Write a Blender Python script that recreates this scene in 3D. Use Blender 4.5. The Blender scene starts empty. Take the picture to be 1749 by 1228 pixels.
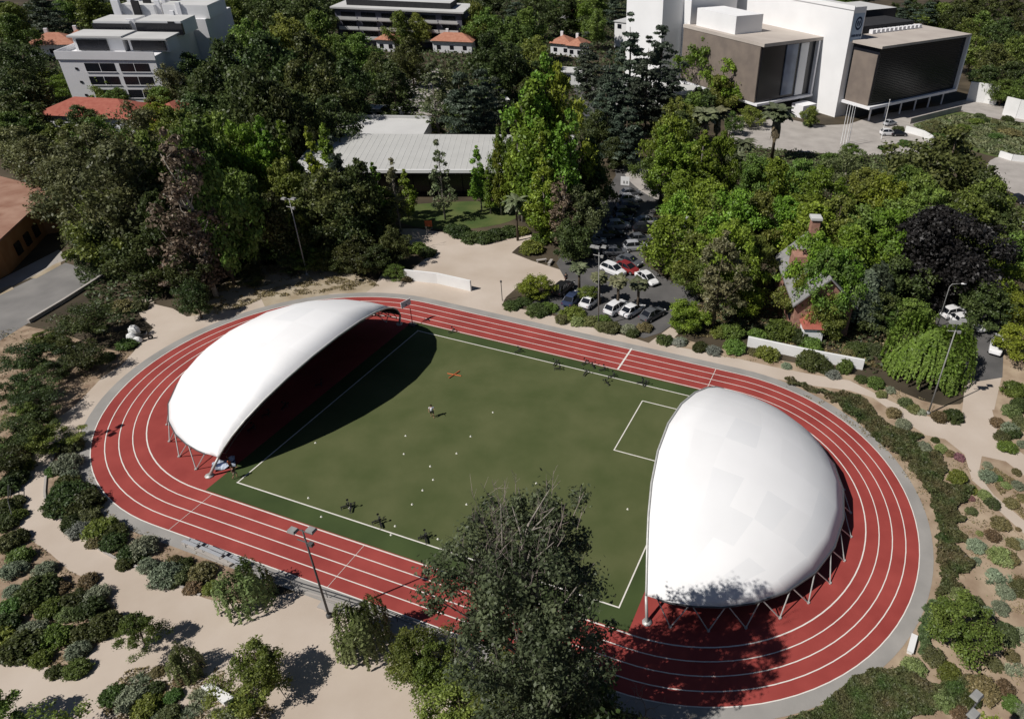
import bpy, bmesh, math, random
import numpy as np
from mathutils import Vector, Matrix
S = bpy.context.scene
COL = S.collection
# ------------------------------------------------------------------ camera
F_, DEP, ROLL, H_ = 1211.1885, 0.570106, 0.0506133, 51.05943
CX, CY = 1099.344, 579.7616
cr, sr = math.cos(ROLL), math.sin(ROLL)
FW = Vector((0, math.cos(DEP), -math.sin(DEP)))
_r = Vector((1, 0, 0)); _u = Vector((0, math.sin(DEP), math.cos(DEP)))
RT = _r*cr + _u*sr
UP = -_r*sr + _u*cr
cam = bpy.data.cameras.new('camera'); co = bpy.data.objects.new('camera', cam); COL.objects.link(co)
co.matrix_world = Matrix(((RT.x, UP.x, -FW.x, 0), (RT.y, UP.y, -FW.y, 0), (RT.z, UP.z, -FW.z, H_), (0, 0, 0, 1)))
cam.sensor_width = 36; cam.lens = F_/1749*36
cam.shift_x = (874.5-CX)/1749; cam.shift_y = (CY-614)/1749
cam.clip_end = 6000; cam.clip_start = 0.5
S.camera = co
# ------------------------------------------------------------------ light
SAZ, SEL = math.radians(214), math.radians(49)
w = bpy.data.worlds.new('World'); S.world = w; w.use_nodes = True
nt = w.node_tree; bg = nt.nodes['Background']
sky = nt.nodes.new('ShaderNodeTexSky'); sky.sky_type = 'NISHITA'; sky.sun_disc = False
sky.sun_elevation = SEL; sky.sun_rotation = math.atan2(math.cos(SAZ), math.sin(SAZ)); sky.air_density = 0.55; sky.dust_density = 0.3
nt.links.new(sky.outputs[0], bg.inputs[0]); bg.inputs[1].default_value = 0.05
sl = bpy.data.lights.new('sun', 'SUN'); sl.energy = 5.0; sl.angle = math.radians(0.5); sl.color = (1, .955, .9)
so = bpy.data.objects.new('sun', sl); COL.objects.link(so)
sd = Vector((math.cos(SAZ)*math.cos(SEL), math.sin(SAZ)*math.cos(SEL), math.sin(SEL)))
so.rotation_euler = (-sd).to_track_quat('-Z', 'Y').to_euler()
S.view_settings.view_transform = 'Standard'; S.view_settings.look = 'None'
S.view_settings.exposure = -0.15; S.view_settings.gamma = 1
S.cycles.max_bounces = 5; S.cycles.diffuse_bounces = 2; S.cycles.transparent_max_bounces = 4

# ------------------------------------------------------------------ helpers
def at(px, py, z=0.0):
    """ground point seen at a photo pixel"""
    d = FW*F_ + RT*(px-CX) + UP*(CY-py)
    t = (H_-z)/-d.z
    return Vector((d.x*t, d.y*t, z))
def ppm(px, py, z=0.0):
    g = at(px, py, z) - Vector((0, 0, H_))
    return F_/g.dot(FW)
_mats = {}
def mat(name, col, var=.15, scale=3.0, rough=.85, col2=None, bump=0, metal=0, spec=.3, obj=0, island=0, trans=0, coord='Object', detail=4):
    if name in _mats: return _mats[name]
    m = bpy.data.materials.new(name); m.use_nodes = True; t = m.node_tree; N = t.nodes; L = t.links
    b = N['Principled BSDF']; b.inputs['Roughness'].default_value = rough; b.inputs['Metallic'].default_value = metal
    b.inputs['Specular IOR Level'].default_value = spec
    tc = N.new('ShaderNodeTexCoord'); no = N.new('ShaderNodeTexNoise'); no.inputs['Scale'].default_value = scale; no.inputs['Detail'].default_value = detail
    L.new(tc.outputs[coord], no.inputs['Vector'])
    rp = N.new('ShaderNodeValToRGB'); rp.color_ramp.elements[0].position = .32; rp.color_ramp.elements[1].position = .68
    c2 = col2 if col2 else tuple(min(1, c*(1+var)) for c in col)
    c1 = col if col2 else tuple(c*(1-var) for c in col)
    rp.color_ramp.elements[0].color = (*c1, 1); rp.color_ramp.elements[1].color = (*c2, 1)
    L.new(no.outputs['Fac'], rp.inputs[0]); out = rp.outputs[0]
    if obj or island:
        hs = N.new('ShaderNodeHueSaturation'); L.new(out, hs.inputs['Color'])
        oi = N.new('ShaderNodeObjectInfo'); ge = N.new('ShaderNodeNewGeometry')
        def mr(src, a, bb):
            n = N.new('ShaderNodeMapRange'); n.inputs[3].default_value = a; n.inputs[4].default_value = bb; L.new(src, n.inputs[0]); return n.outputs[0]
        a1 = mr(oi.outputs['Random'], 1-obj, 1+obj); a2 = mr(ge.outputs['Random Per Island'], 1-island, 1+island)
        mu = N.new('ShaderNodeMath'); mu.operation = 'MULTIPLY'; L.new(a1, mu.inputs[0]); L.new(a2, mu.inputs[1]); L.new(mu.outputs[0], hs.inputs['Value'])
        fr = N.new('ShaderNodeMath'); fr.operation = 'MULTIPLY_ADD'; fr.inputs[1].default_value = 7.3; fr.inputs[2].default_value = 0
        L.new(oi.outputs['Random'], fr.inputs[0]); f2 = N.new('ShaderNodeMath'); f2.operation = 'FRACT'; L.new(fr.outputs[0], f2.inputs[0])
        L.new(mr(f2.outputs[0], .5-.035*(obj > 0), .5+.03*(obj > 0)), hs.inputs['Hue'])
        out = hs.outputs[0]
    L.new(out, b.inputs['Base Color'])
    if trans:
        tr = N.new('ShaderNodeBsdfTranslucent'); L.new(out, tr.inputs[0]); mx = N.new('ShaderNodeMixShader'); mx.inputs[0].default_value = trans
        L.new(b.outputs[0], mx.inputs[1]); L.new(tr.outputs[0], mx.inputs[2]); L.new(mx.outputs[0], N['Material Output'].inputs[0])
    if bump:
        bp = N.new('ShaderNodeBump'); bp.inputs['Strength'].default_value = bump; bp.inputs['Distance'].default_value = .05
        n2 = N.new('ShaderNodeTexNoise'); n2.inputs['Scale'].default_value = scale*6; L.new(tc.outputs[coord], n2.inputs['Vector'])
        L.new(n2.outputs['Fac'], bp.inputs['Height']); L.new(bp.outputs[0], b.inputs['Normal'])
    _mats[name] = m
    return m
class MB:
    def __init__(s): s.v = []; s.f = []; s.mi = []
    def face(s, pts, mi=0):
        n = len(s.v); s.v += [tuple(p) for p in pts]; s.f.append(tuple(range(n, n+len(pts)))); s.mi.append(mi); return s
    def prism(s, base, z0, z1, mi=0, top=None, mtop=None):
        n = len(s.v); k = len(base); top = top or base
        s.v += [(p[0], p[1], z0) for p in base]+[(p[0], p[1], z1) for p in top]
        s.f.append(tuple(range(n+k-1, n-1, -1))); s.f.append(tuple(range(n+k, n+2*k))); s.mi += [mi, mi if mtop is None else mtop]
        for i in range(k):
            j = (i+1) % k; s.f.append((n+i, n+j, n+k+j, n+k+i)); s.mi.append(mi)
        return s
    def box(s, x0, x1, y0, y1, z0, z1, mi=0, fr=None, mtop=None):
        c = [(x0, y0), (x1, y0), (x1, y1), (x0, y1)]
        if fr: c = [fr(*q) for q in c]
        return s.prism(c, z0, z1, mi, mtop=mtop)
    def tube(s, pts, rs, n=6, mi=0, cap=True):
        pts = [Vector(p) for p in pts]
        if not hasattr(rs, '__len__'): rs = [rs]*len(pts)
        st = len(s.v)
        for i, p in enumerate(pts):
            d = (pts[min(i+1, len(pts)-1)]-pts[max(i-1, 0)]); d = d.normalized() if d.length > 1e-9 else Vector((0, 0, 1))
            a = d.orthogonal().normalized() if i == 0 else (a-d*a.dot(d)).normalized()
            b = d.cross(a)
            for k in range(n):
                t = 2*math.pi*k/n; s.v.append(tuple(p+(a*math.cos(t)+b*math.sin(t))*rs[i]))
        for i in range(len(pts)-1):
            for k in range(n):
                j = (k+1) % n; s.f.append((st+i*n+k, st+i*n+j, st+(i+1)*n+j, st+(i+1)*n+k)); s.mi.append(mi)
        if cap:
            s.f.append(tuple(st+k for k in range(n-1, -1, -1))); s.f.append(tuple(st+(len(pts)-1)*n+k for k in range(n))); s.mi += [mi, mi]
        return s
    def ball(s, c, r, mi=0, n=8, m=5, sc=(1, 1, 1)):
        st = len(s.v)
        for i in range(1, m):
            t = math.pi*i/m
            for k in range(n):
                a = 2*math.pi*k/n; s.v.append((c[0]+r*sc[0]*math.sin(t)*math.cos(a), c[1]+r*sc[1]*math.sin(t)*math.sin(a), c[2]+r*sc[2]*math.cos(t)))
        s.v += [(c[0], c[1], c[2]+r*sc[2]), (c[0], c[1], c[2]-r*sc[2])]; tp = len(s.v)-2
        for i in range(m-2):
            for k in range(n):
                j = (k+1) % n; s.f.append((st+i*n+k, st+(i+1)*n+k, st+(i+1)*n+j, st+i*n+j)); s.mi.append(mi)
        for k in range(n):
            j = (k+1) % n; s.f.append((tp, st+k, st+j)); s.f.append((tp+1, st+(m-2)*n+j, st+(m-2)*n+k)); s.mi += [mi, mi]
        return s
    def mesh(s, name, mats, smooth=False):
        me = bpy.data.meshes.new(name); me.from_pydata(s.v, [], s.f)
        for m in (mats if isinstance(mats, (list, tuple)) else [mats]): me.materials.append(m)
        if any(s.mi): me.polygons.foreach_set('material_index', s.mi)
        if smooth: me.polygons.foreach_set('use_smooth', [True]*len(s.f))
        me.update(); return me
    def build(s, name, mats, parent=None, smooth=False):
        o = bpy.data.objects.new(name, s.mesh(name, mats, smooth)); COL.objects.link(o)
        if parent: o.parent = parent
        return o
def tag(o, label, cat, group=None, kind=None):
    if label: o['label'] = label
    if cat: o['category'] = cat
    if group: o['group'] = group
    if kind: o['kind'] = kind
    return o
def thing(name, label, cat, loc=(0, 0, 0), rz=0, group=None):
    o = bpy.data.objects.new(name, None); COL.objects.link(o); o.location = loc; o.rotation_euler = (0, 0, rz); o.empty_display_size = .3
    return tag(o, label, cat, group)
def dup(root, loc, rz=0, sc=(1, 1, 1)):
    r = root.copy(); COL.objects.link(r); r.location = loc; r.rotation_euler = (0, 0, rz); r.scale = sc
    for ch in list(root.children):
        c = ch.copy(); COL.objects.link(c); c.parent = r
        for g in list(ch.children):
            d = g.copy(); COL.objects.link(d); d.parent = c
    return r
def smooth_poly(pts, n=5, closed=True):
    out = []; k = len(pts)
    for i in range(k if closed else k-1):
        p0, p1, p2, p3 = [Vector(pts[(i+j) % k if closed else max(0, min(k-1, i+j))]) for j in (-1, 0, 1, 2)]
        for a in range(n):
            t = a/n
            out.append(.5*((2*p1)+(p2-p0)*t+(2*p0-5*p1+4*p2-p3)*t*t+(3*p1-p0-3*p2+p3)*t**3))
    if not closed: out.append(Vector(pts[-1]))
    return out
def PX(s, ox=0, oy=0, k=1.0):
    return [(ox+float(a.split(',')[0])/k, oy+float(a.split(',')[1])/k) for a in s.split()]
def sheet(name, px, m, z, sm=True, kind='structure', world=False):
    pts = [Vector((*q, 0)) for q in px] if world else [at(*q) for q in px]
    if sm: pts = smooth_poly(pts)
    bm = bmesh.new(); vs = [bm.verts.new((p.x, p.y, z)) for p in pts]; f = bm.faces.new(vs); bm.normal_update()
    if f.normal.z < 0: f.normal_flip()
    bmesh.ops.triangulate(bm, faces=[f], ngon_method='EAR_CLIP')
    me = bpy.data.meshes.new(name); bm.to_mesh(me); bm.free(); me.materials.append(m)
    o = bpy.data.objects.new(name, me); COL.objects.link(o)
    if kind: o['kind'] = kind
    return o
# track frame of reference
TX, TY, TH = -15.929, 58.4293, -0.305834
TA, TR = 22.40, 22.04
ct, st_ = math.cos(TH), math.sin(TH)
def UV(u, v, z=0.0): return Vector((TX+u*ct-v*st_, TY+u*st_+v*ct, z))
def oval(off, n=48):
    r = TR+off; out = []
    for i in range(n+1):
        a = -math.pi/2+math.pi*i/n; out.append((TA+r*math.cos(a), r*math.sin(a)))
    for i in range(n+1):
        a = math.pi/2+math.pi*i/n; out.append((-TA+r*math.cos(a), r*math.sin(a)))
    return out
def ring(mb, o0, o1, z):
    a, b = oval(o0), oval(o1); k = len(a)
    for i in range(k):
        j = (i+1) % k; mb.face([UV(*b[i], z), UV(*b[j], z), UV(*a[j], z), UV(*a[i], z)] if o1 > o0 else [UV(*a[i], z), UV(*a[j], z), UV(*b[j], z), UV(*b[i], z)])

# ------------------------------------------------------------------ ground
M_soil = mat('dark_soil', (.035, .028, .018), .0, .12, col2=(.10, .078, .05), bump=.3, coord='Object', detail=8)
M_gravel = mat('pale_gravel', (.45, .375, .305), .0, .15, col2=(.54, .465, .395), bump=.15, detail=10)
M_grey = mat('grey_gravel', (.26, .25, .235), .0, .35, col2=(.33, .315, .295), bump=.2, detail=9)
M_bed = mat('bed_soil', (.20, .135, .09), .0, .9, col2=(.38, .29, .205), bump=.3, detail=9)
M_sand = mat('sandy_soil', (.26, .185, .125), .0, .45, col2=(.42, .33, .235), bump=.2, detail=9)
M_dirt = mat('dry_grass_soil', (.30, .24, .16), .0, .4, col2=(.42, .36, .27), bump=.2, detail=9)
M_asph = mat('asphalt', (.085, .083, .082), .0, .3, col2=(.125, .12, .117), detail=8)
M_road = mat('worn_road', (.17, .165, .16), .0, .25, col2=(.24, .23, .22), detail=8)
M_conc = mat('concrete', (.33, .305, .28), .0, .3, col2=(.42, .39, .36), detail=7)
M_lawn = mat('lawn', (.05, .085, .02), .0, .25, col2=(.11, .13, .04), bump=.4, detail=9)
M_red = mat('track_rubber', (.255, .040, .034), .0, .30, col2=(.335, .060, .050), rough=.75, detail=12, bump=.12)
M_turf = mat('turf', (.064, .082, .026), .0, .22, col2=(.096, .108, .042), rough=.9, detail=12, bump=.2)
M_turf2 = mat('turf_margin', (.036, .056, .016), .0, .2, col2=(.055, .08, .024), rough=.9, detail=8)
M_line = mat('line_paint', (.72, .69, .64), .06, 2)
M_wht = mat('white_wall', (.74, .74, .73), .05, .4)
g = sheet('ground', [(-1500, -300), (1500, -300), (1500, 2500), (-1500, 2500)], M_soil, 0.0, sm=False, world=True)
sheet('left_garden_soil', PX("-150,560 60,560 200,600 330,600 250,700 150,760 90,900 200,960 330,1020 300,1300 -150,1300"), M_bed, .004)
sheet('right_garden_soil', PX("1140,575 1250,600 1460,640 1640,690 1720,560 1800,560 1900,900 1850,1330 1280,1330 1050,1240 1560,1000 1500,760 1330,655 1200,625 1130,600"), M_sand, .008)
sheet('dirt_slope', PX("335,525 367,495 412,466 470,452 560,458 620,472 650,490 640,520 450,540 330,560"), M_dirt, .012)
sheet('gravel_plaza', PX("20,842 29,819 42,793 65,767 88,741 98,715 130,692 176,643 208,624 234,594 247,577 262,560 245,545 228,525 255,500 265,520 295,527 319,541 377,534 429,520 445,508 460,540 400,600 300,640 228,670 160,735 140,744 101,758 81,803 76,826 78,858 107,891 144,921 192,952 261,980 309,1003 343,1019 377,1027 425,1027 490,1014 508,1010 562,1027 650,1055 720,1085 780,1112 900,1160 1000,1200 1080,1250 1000,1330 -120,1330 -120,1140 0,1112 60,1132 117,1151 165,1103 192,1082 206,1055 185,1014 161,993 120,976 86,945 51,921 31,894"), M_gravel, .016, sm=False)
sheet('gravel_court', PX("679,391 713,391 761,398 806,414 847,408 905,396 909,408 885,422 874,432 909,446 963,463 977,474 943,488 891,484 864,508 857,522 895,529 943,539 1012,559 1080,577 1108,586 1145,559 1163,566 1140,588 1163,594 1200,600 1211,606 1262,613 1327,628 1389,640 1451,650 1485,667 1519,684 1574,708 1612,719 1650,722 1643,702 1694,698 1705,743 1749,777 1850,860 1850,900 1749,812 1718,788 1677,779 1671,811 1698,846 1728,871 1749,889 1850,990 1850,1020 1749,911 1730,894 1705,871 1689,845 1660,820 1648,777 1614,750 1580,743 1557,727 1526,704 1492,680 1451,667 1389,659 1334,649 1252,635 1180,632 1050,600 900,570 760,530 640,515 600,510 560,502 625,500 640,490 655,462 690,470 730,440 700,420"), M_gravel, .020, sm=False)
sheet('planting_bed', PX("101,758 81,803 76,826 78,858 107,891 144,921 192,952 261,980 309,1003 343,1019 377,1027 425,1027 430,990 380,960 300,925 240,905 180,870 160,820 150,760 130,750"), M_bed, .024)
sheet('parking_asphalt', PX("905,520 940,500 966,478 950,450 985,400 1030,335 1052,300 1045,262 1010,215 985,180 975,125 1010,120 1030,180 1062,245 1100,280 1145,325 1125,350 1100,400 1100,450 1140,478 1190,498 1195,520 1155,550 1130,568 1100,578 1040,560 970,545"), M_asph, .024, sm=False)
sheet('pale_driveway', PX("1062,268 1085,262 1102,282 1145,318 1140,345 1100,330 1068,300"), M_conc, .028)  # paler concrete sheet over the asphalt
sheet('right_driveway', PX("1590,500 1660,525 1800,505 1800,550 1715,575 1712,645 1650,655 1640,610 1600,560"), M_asph, .028, sm=False)
sheet('drive_apron', PX("1650,640 1712,638 1698,700 1643,704"), M_gravel, .026, sm=False)
sheet('gravel_patch', PX('370,395 395,380 425,368 478,370 480,384 440,402 400,406'), M_gravel, .016)
sheet('street', PX("-160,590 0,503 112,449 180,470 50,551 -160,680"), M_road, .012, sm=False)
sheet('street_pavement', PX("-160,540 0,478 100,427 116,436 112,444 0,500 -160,585"), M_conc, .016, sm=False)
sheet('verge', PX("-60,520 18,487 24,494 -60,532"), M_dirt, .020, sm=False)
sheet('verge', PX("52,475 92,452 104,447 104,453 62,476"), M_dirt, .020, sm=False)
sheet('forecourt', PX("1238,196 1330,200 1395,215 1448,213 1500,196 1600,182 1652,170 1760,185 1800,215 1711,205 1640,190 1560,212 1600,240 1586,275 1575,262 1480,266 1400,262 1320,256 1248,248"), M_conc, .016, sm=False)
sheet('hillside_lawn', PX("1560,213 1640,192 1711,207 1800,220 1800,275 1700,268 1640,250 1600,240"), M_lawn, .012)
sheet('hall_lawn', PX("690,352 862,345 880,374 790,392 688,382"), M_lawn, .012)
sheet('sports_court', PX("692,118 750,118 800,200 690,195"), M_conc, .016, sm=False)
sheet('white_terrace', PX("1700,270 1800,262 1820,345 1730,330 1690,300"), M_conc, .020)
# track
bm_ = MB(); ring(bm_, -TR+.01, 1.25, .030); bm_.face([UV(-TA, .01, .030), UV(-TA, -.01, .030), UV(TA, -.01, .030), UV(TA, .01, .030)])
mg = bm_.build('gravel_margin', M_grey); mg['kind'] = 'structure'
rd = MB(); rd.face([UV(*q, .034) for q in oval(0)]); rd.build('running_track', M_red)['kind'] = 'structure'
tf = MB(); tf.face([UV(-21.5, -17.0, .038), UV(22.0, -17.0, .038), UV(22.0, 17.0, .038), UV(-21.5, 17.0, .038)]); tf.build('turf_margin', M_turf2)['kind'] = 'structure'
tf = MB(); tf.face([UV(-19.6, -15.15, .042), UV(20.6, -15.15, .042), UV(20.6, 15.35, .042), UV(-19.6, 15.35, .042)]); tf.build('playing_field', M_turf)['kind'] = 'structure'
ln = MB()
for k in range(5): ring(ln, -1.22*k-(.07 if k == 4 else .045), -1.22*k+.045, .048)
def seg(u0, v0, u1, v1, w=.12, z=.050):
    d = Vector((u1-u0, v1-v0)); d.normalize(); n = Vector((-d.y, d.x))*w/2
    ln.face([UV(u0-n.x, v0-n.y, z), UV(u1-n.x, v1-n.y, z), UV(u1+n.x, v1+n.y, z), UV(u0+n.x, v0+n.y, z)])
seg(-19.6, -15.1, 20.55, -15.1); seg(-19.6, 15.3, 20.55, 15.3); seg(-19.5, -15.1, -19.5, 15.3, z=.052); seg(20.5, -15.1, 20.5, 15.3, z=.052)
seg(13.05, 3.0, 13.05, 12.3); seg(13.05, 3.05, 20.5, 3.05, z=.052); seg(13.05, 12.3, 20.5, 12.3, z=.052)
seg(8.1, 17.2, 8.1, 22.3, .22, .054)
for uu in (-20.5, -3.2): seg(uu, -17.2, uu+.0, -22.0, .035, .054)
seg(19.5, 17.4, 19.5, 22, .06, .054)
ln.build('track_markings', M_line)['kind'] = 'structure'
rk = MB()  # raised kerb between track margin and paths
for px in ("101,760 83,803 78,826 80,858 109,891 146,921 194,952 263,980 311,1003 343,1017", "508,1008 562,1024 650,1052 720,1082 780,1108 860,1140"):
    pts = smooth_poly([at(*q) for q in PX(px)], 4, False)
    for a, b in zip(pts[:-1], pts[1:]):
        d = (b-a).normalized(); n = Vector((-d.y, d.x, 0))*.09
        rk.prism([a-n, b-n, b+n, a+n], 0.0, .16)
rk.build('path_kerb', M_conc)['kind'] = 'structure'

# ------------------------------------------------------------------ canopies
M_fab = mat('canopy_fabric', (.86, .86, .86), .02, .35, rough=.55, spec=.4)
M_fab2 = mat('canopy_fabric_b', (.835, .835, .835), .02, .35, rough=.55, spec=.4); M_fab3 = mat('canopy_fabric_c', (.805, .81, .815), .02, .35, rough=.55, spec=.4)
M_underside_shade = mat('underside_shade', (.05, .05, .052), .05, .5)  # membrane underside coloured near-black to deepen the shade and cut bounced light
M_steel = mat('galvanised_steel', (.50, .50, .48), .1, 3, rough=.5, metal=.3)
M_dsteel = mat('dark_steel', (.09, .09, .095), .1, 3, rough=.5, metal=.3)
def canopy(name, label, sg, q):
    u0, a, b, c, tau, zr, v0, ex, ep = q
    root = thing(name, label, 'canopy', UV(sg*u0, v0), TH, 'white tensile canopies over the field ends')
    L = lambda u, v, z: Vector((sg*u, v, z))
    def surf(beta, al):
        d = (a*math.cos(beta)*math.cos(al), b*math.sin(beta), c*math.cos(beta)*math.sin(al))
        lo, hi = 0.0, 1.8
        for _ in range(26):
            m = (lo+hi)/2; z = d[2]*m/c
            inside = False
            if z < 1:
                k = (1-max(z, 0)**ex)**(1/ex)
                inside = (abs(d[0]*m/(a*k+1e-9))**ep+abs(d[1]*m/(b*k+1e-9))**ep) < 1
            if inside: lo = m
            else: hi = m
        return (d[0]*lo, d[1]*lo, d[2]*lo)
    k0, k1 = (-.9, 1.45) if sg > 0 else (.35, 1.05)
    def alf(bt): return math.atan2(a, -c*math.tan(tau*(k0+(k1-k0)*max(0, math.cos(bt))**.6)))
    # widest beta whose front-edge point is still above the rim height
    bm1 = 1.0
    for k in range(400):
        bt = math.pi/2*k/400
        if surf(bt, alf(bt))[2] < zr*1.02: break
        bm1 = bt
    NB, NA = 16, 8; rj = random.Random(4)
    P = []
    for i in range(NB+1):
        bt = bm1*math.sin((2*i/NB-1)*math.pi/2*.98)/math.sin(math.pi/2*.98)
        al1 = alf(bt); lo, hi = 0.0, al1
        for _ in range(24):
            m = (lo+hi)/2
            if surf(bt, m)[2] < zr: lo = m
            else: hi = m
        P.append([surf(bt+(rj.uniform(-.012, .012) if 0 < j < NA and 0 < i < NB else 0), lo+(al1-lo)*(j+(rj.uniform(-.08, .08) if 0 < j < NA else 0))/NA) for j in range(NA+1)])
    fb = MB(); idx = {}
    for i in range(NB+1):
        for j in range(NA+1):
            idx[i, j] = len(fb.v); fb.v.append(tuple(L(*P[i][j])))
    for i in range(NB):
        for j in range(NA):
            A, B, C_, D_ = idx[i, j], idx[i+1, j], idx[i+1, j+1], idx[i, j+1]
            pm = rj.choice((0, 0, 1, 2))
            fs = [(A, B, C_), (A, C_, D_)] if rj.random() < .5 else [(A, B, D_), (B, C_, D_)]
            for f in fs: fb.f.append(f if sg > 0 else f[::-1]); fb.mi.append(pm)
    o = fb.build('membrane', [M_fab, M_fab2, M_fab3, M_underside_shade], root, True)
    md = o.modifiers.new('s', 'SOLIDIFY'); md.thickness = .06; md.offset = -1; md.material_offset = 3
    fr = MB(); fr.tube([L(*P[i][NA]) for i in range(NB+1)], .11, 6); fr.build('edge_tube', M_steel, root, True)
    fr = MB()
    inn = lambda q, s=.955: L(q[0]*s, q[1]*s, q[2]-.35)
    for i in range(1, NB, 2): fr.tube([inn(P[i][j]) for j in range(NA+1)], .05, 4)
    for j in range(0, NA+1, 2): fr.tube([inn(P[i][j]) for i in range(1, NB)], .05, 4)
    fr.build('rib_frame', M_dsteel, root)
    # front feet
    for e in (0, NB):
        t = P[e][NA]; s = 1 if e else -1
        ft = MB(); ft.tube([L(0.4, s*(b+.15), 0.05), L(*t)], [.16, .12], 6); ft.tube([L(0.4, s*(b+.15), 0.02), L(.4, s*(b+.15), .14)], .42, 8)
        ft.build('front_foot', M_steel, root, True)
    n = 15; rim = [(math.atan2(P[i][0][1]/b, P[i][0][0]/a), P[i][0]) for i in range(NB+1)]; rim.sort(key=lambda q: q[0])
    def rimp(t):
        for (t0, p0), (t1, p1) in zip(rim[:-1], rim[1:]):
            if t0 <= t <= t1: f = (t-t0)/(t1-t0+1e-9); return [p0[m]+(p1[m]-p0[m])*f for m in range(3)]
        return rim[0][1] if t < rim[0][0] else rim[-1][1]
    stp = (math.pi-.1)/n
    for k in range(n):
        th = -math.pi/2+.05+stp*(k+.5)
        base = L((a+.35)*math.cos(th), (b+.1)*math.sin(th), .04)
        stt = MB(); stt.tube([base, L(*rimp(th-stp*.45))], .055, 5); stt.tube([base+Vector((0, 0, .02)), L(*rimp(th+stp*.45))], .055, 5)
        stt.tube([base-Vector((0, 0, .04)), base+Vector((0, 0, .12))], .14, 6)
        stt.build('strut', M_steel, root)
    rm = MB(); rm.tube([L(*P[i][0]) for i in range(NB+1)], .08, 5); rm.build('rim_tube', M_dsteel, root)
    return root
canopy('shade_canopy', 'white clamshell canopy over the left end of the field, shading the turf', -1, (22.28, 15.12, 15.42, 8.95, .44, 2.07, .18, 1.81, 2.09))
canopy('shade_canopy', 'white clamshell canopy over the right end of the field with a tree shadow on it', 1, (22.75, 15.12, 15.42, 8.31, .26, 2.07, -.03, 1.81, 2.09))

# ------------------------------------------------------------------ buildings
def frame(ox, oy, deg):
    c, s_ = math.cos(math.radians(deg)), math.sin(math.radians(deg))
    return lambda x, y: (ox+x*c-y*s_, oy+x*s_+y*c)
M_white = mat('white_render', (.80, .80, .80), .03, .2)
M_glass = mat('dark_glass', (.012, .013, .018), .2, .3, rough=.25, spec=.5)
M_glassb = mat('blue_glass', (.16, .20, .28), .2, .3, rough=.15, spec=.5)
M_mesh = mat('bronze_mesh', (.17, .14, .12), .0, .4, col2=(.22, .18, .15))
M_roof = mat('flat_roof', (.42, .37, .33), .0, .15, col2=(.50, .45, .40))
M_roofw = mat('white_roof', (.50, .50, .49), .0, .15, col2=(.58, .58, .57))
M_dark = mat('dark_parts_and_shade', (.03, .03, .032), .2, 1)  # near-black for walls, louvres and plant; undercroft boxes take it as painted shade
M_lav = mat('pale_render', (.76, .76, .78), .03, .3)
M_tile = mat('terracotta_tiles', (.36, .155, .10), .0, 1.2, col2=(.45, .22, .15), bump=.5)
M_tiler = mat('red_tiles', (.30, .085, .06), .0, 1.2, col2=(.36, .12, .085), bump=.5)
M_brick = mat('red_brick', (.30, .15, .11), .0, 2, col2=(.42, .24, .18), bump=.3)
M_slate = mat('grey_slate', (.20, .20, .20), .0, 1.2, col2=(.28, .275, .27), bump=.5)
M_rust = mat('weathered_roof', (.24, .12, .08), .0, .35, col2=(.36, .22, .16), bump=.2, detail=9)
M_brown = mat('brown_wall', (.26, .12, .05), .0, .5, col2=(.33, .17, .08))
M_logo = mat('navy_paint', (.01, .02, .06), .1, 3)
def louvres(mb, fr, x0, x1, y0, y1, z0, z1, step, axis, mi=0):
    z = z0
    while z < z1:
        mb.box(x0, x1, y0, y1, z, z+step*.35, mi, fr); z += step
# office building
fo = frame(55.8, 189.7, 40)
R = thing('office_building', 'white tower with two dark boxy wings lifted above the forecourt', 'building')
b = MB(); b.box(-1.5, 3.6, 9.3, 58, 0, 27.3, 0, fo); b.box(-1.7, -1.5, 9.1, 58, 26.6, 27.6, 0, fo); b.build('tower', M_white, R)
b = MB(); b.box(-1.3, 3.4, 9.6, 57.8, 27.3, 27.34, 0, fo); b.build('tower_roof', M_roofw, R)
# sign on the narrow side of the tower
sg_ = MB()
cx_, cz_ = 1.35, 23.4
def onface(x, z, off=.06): q = fo(x, 9.3-off); return Vector((q[0], q[1], z))
for k in range(16):
    a0, a1 = 2*math.pi*k/16, 2*math.pi*(k+1)/16
    sg_.face([onface(cx_+r*math.cos(a), cz_+r*math.sin(a)*1.15) for r, a in ((1.0, a0), (1.42, a0), (1.42, a1), (1.0, a1))])
sg_.build('emblem_ring', M_logo, R)
sg_ = MB(); sg_.face([onface(-1.1, 19.2, .03), onface(3.2, 19.2, .03), onface(3.2, 25.8, .03), onface(-1.1, 25.8, .03)]); sg_.build('sign_panel', mat('pale_blue_panel', (.40, .50, .62), .05, 1), R)
for sgn in (1, -1):
    sg_ = MB(); sg_.face([onface(cx_+sgn*.12, cz_-.7), onface(cx_+sgn*.12+.28*sgn, cz_-.7), onface(cx_+sgn*.75, cz_+.1), onface(cx_+sgn*.45, cz_+.75), onface(cx_+sgn*.12, cz_+.5)]); sg_.build('emblem_lobe', M_logo, R)
sg_ = MB()
for k in range(9):
    x = -.9+k*.47; w1 = .36 if k % 3 else .28; sg_.face([onface(x, 20.2), onface(x+w1, 20.2), onface(x+w1, 20.85-.12*(k % 2)), onface(x, 20.85)])
sg_.build('lettering', M_logo, R)
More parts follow.
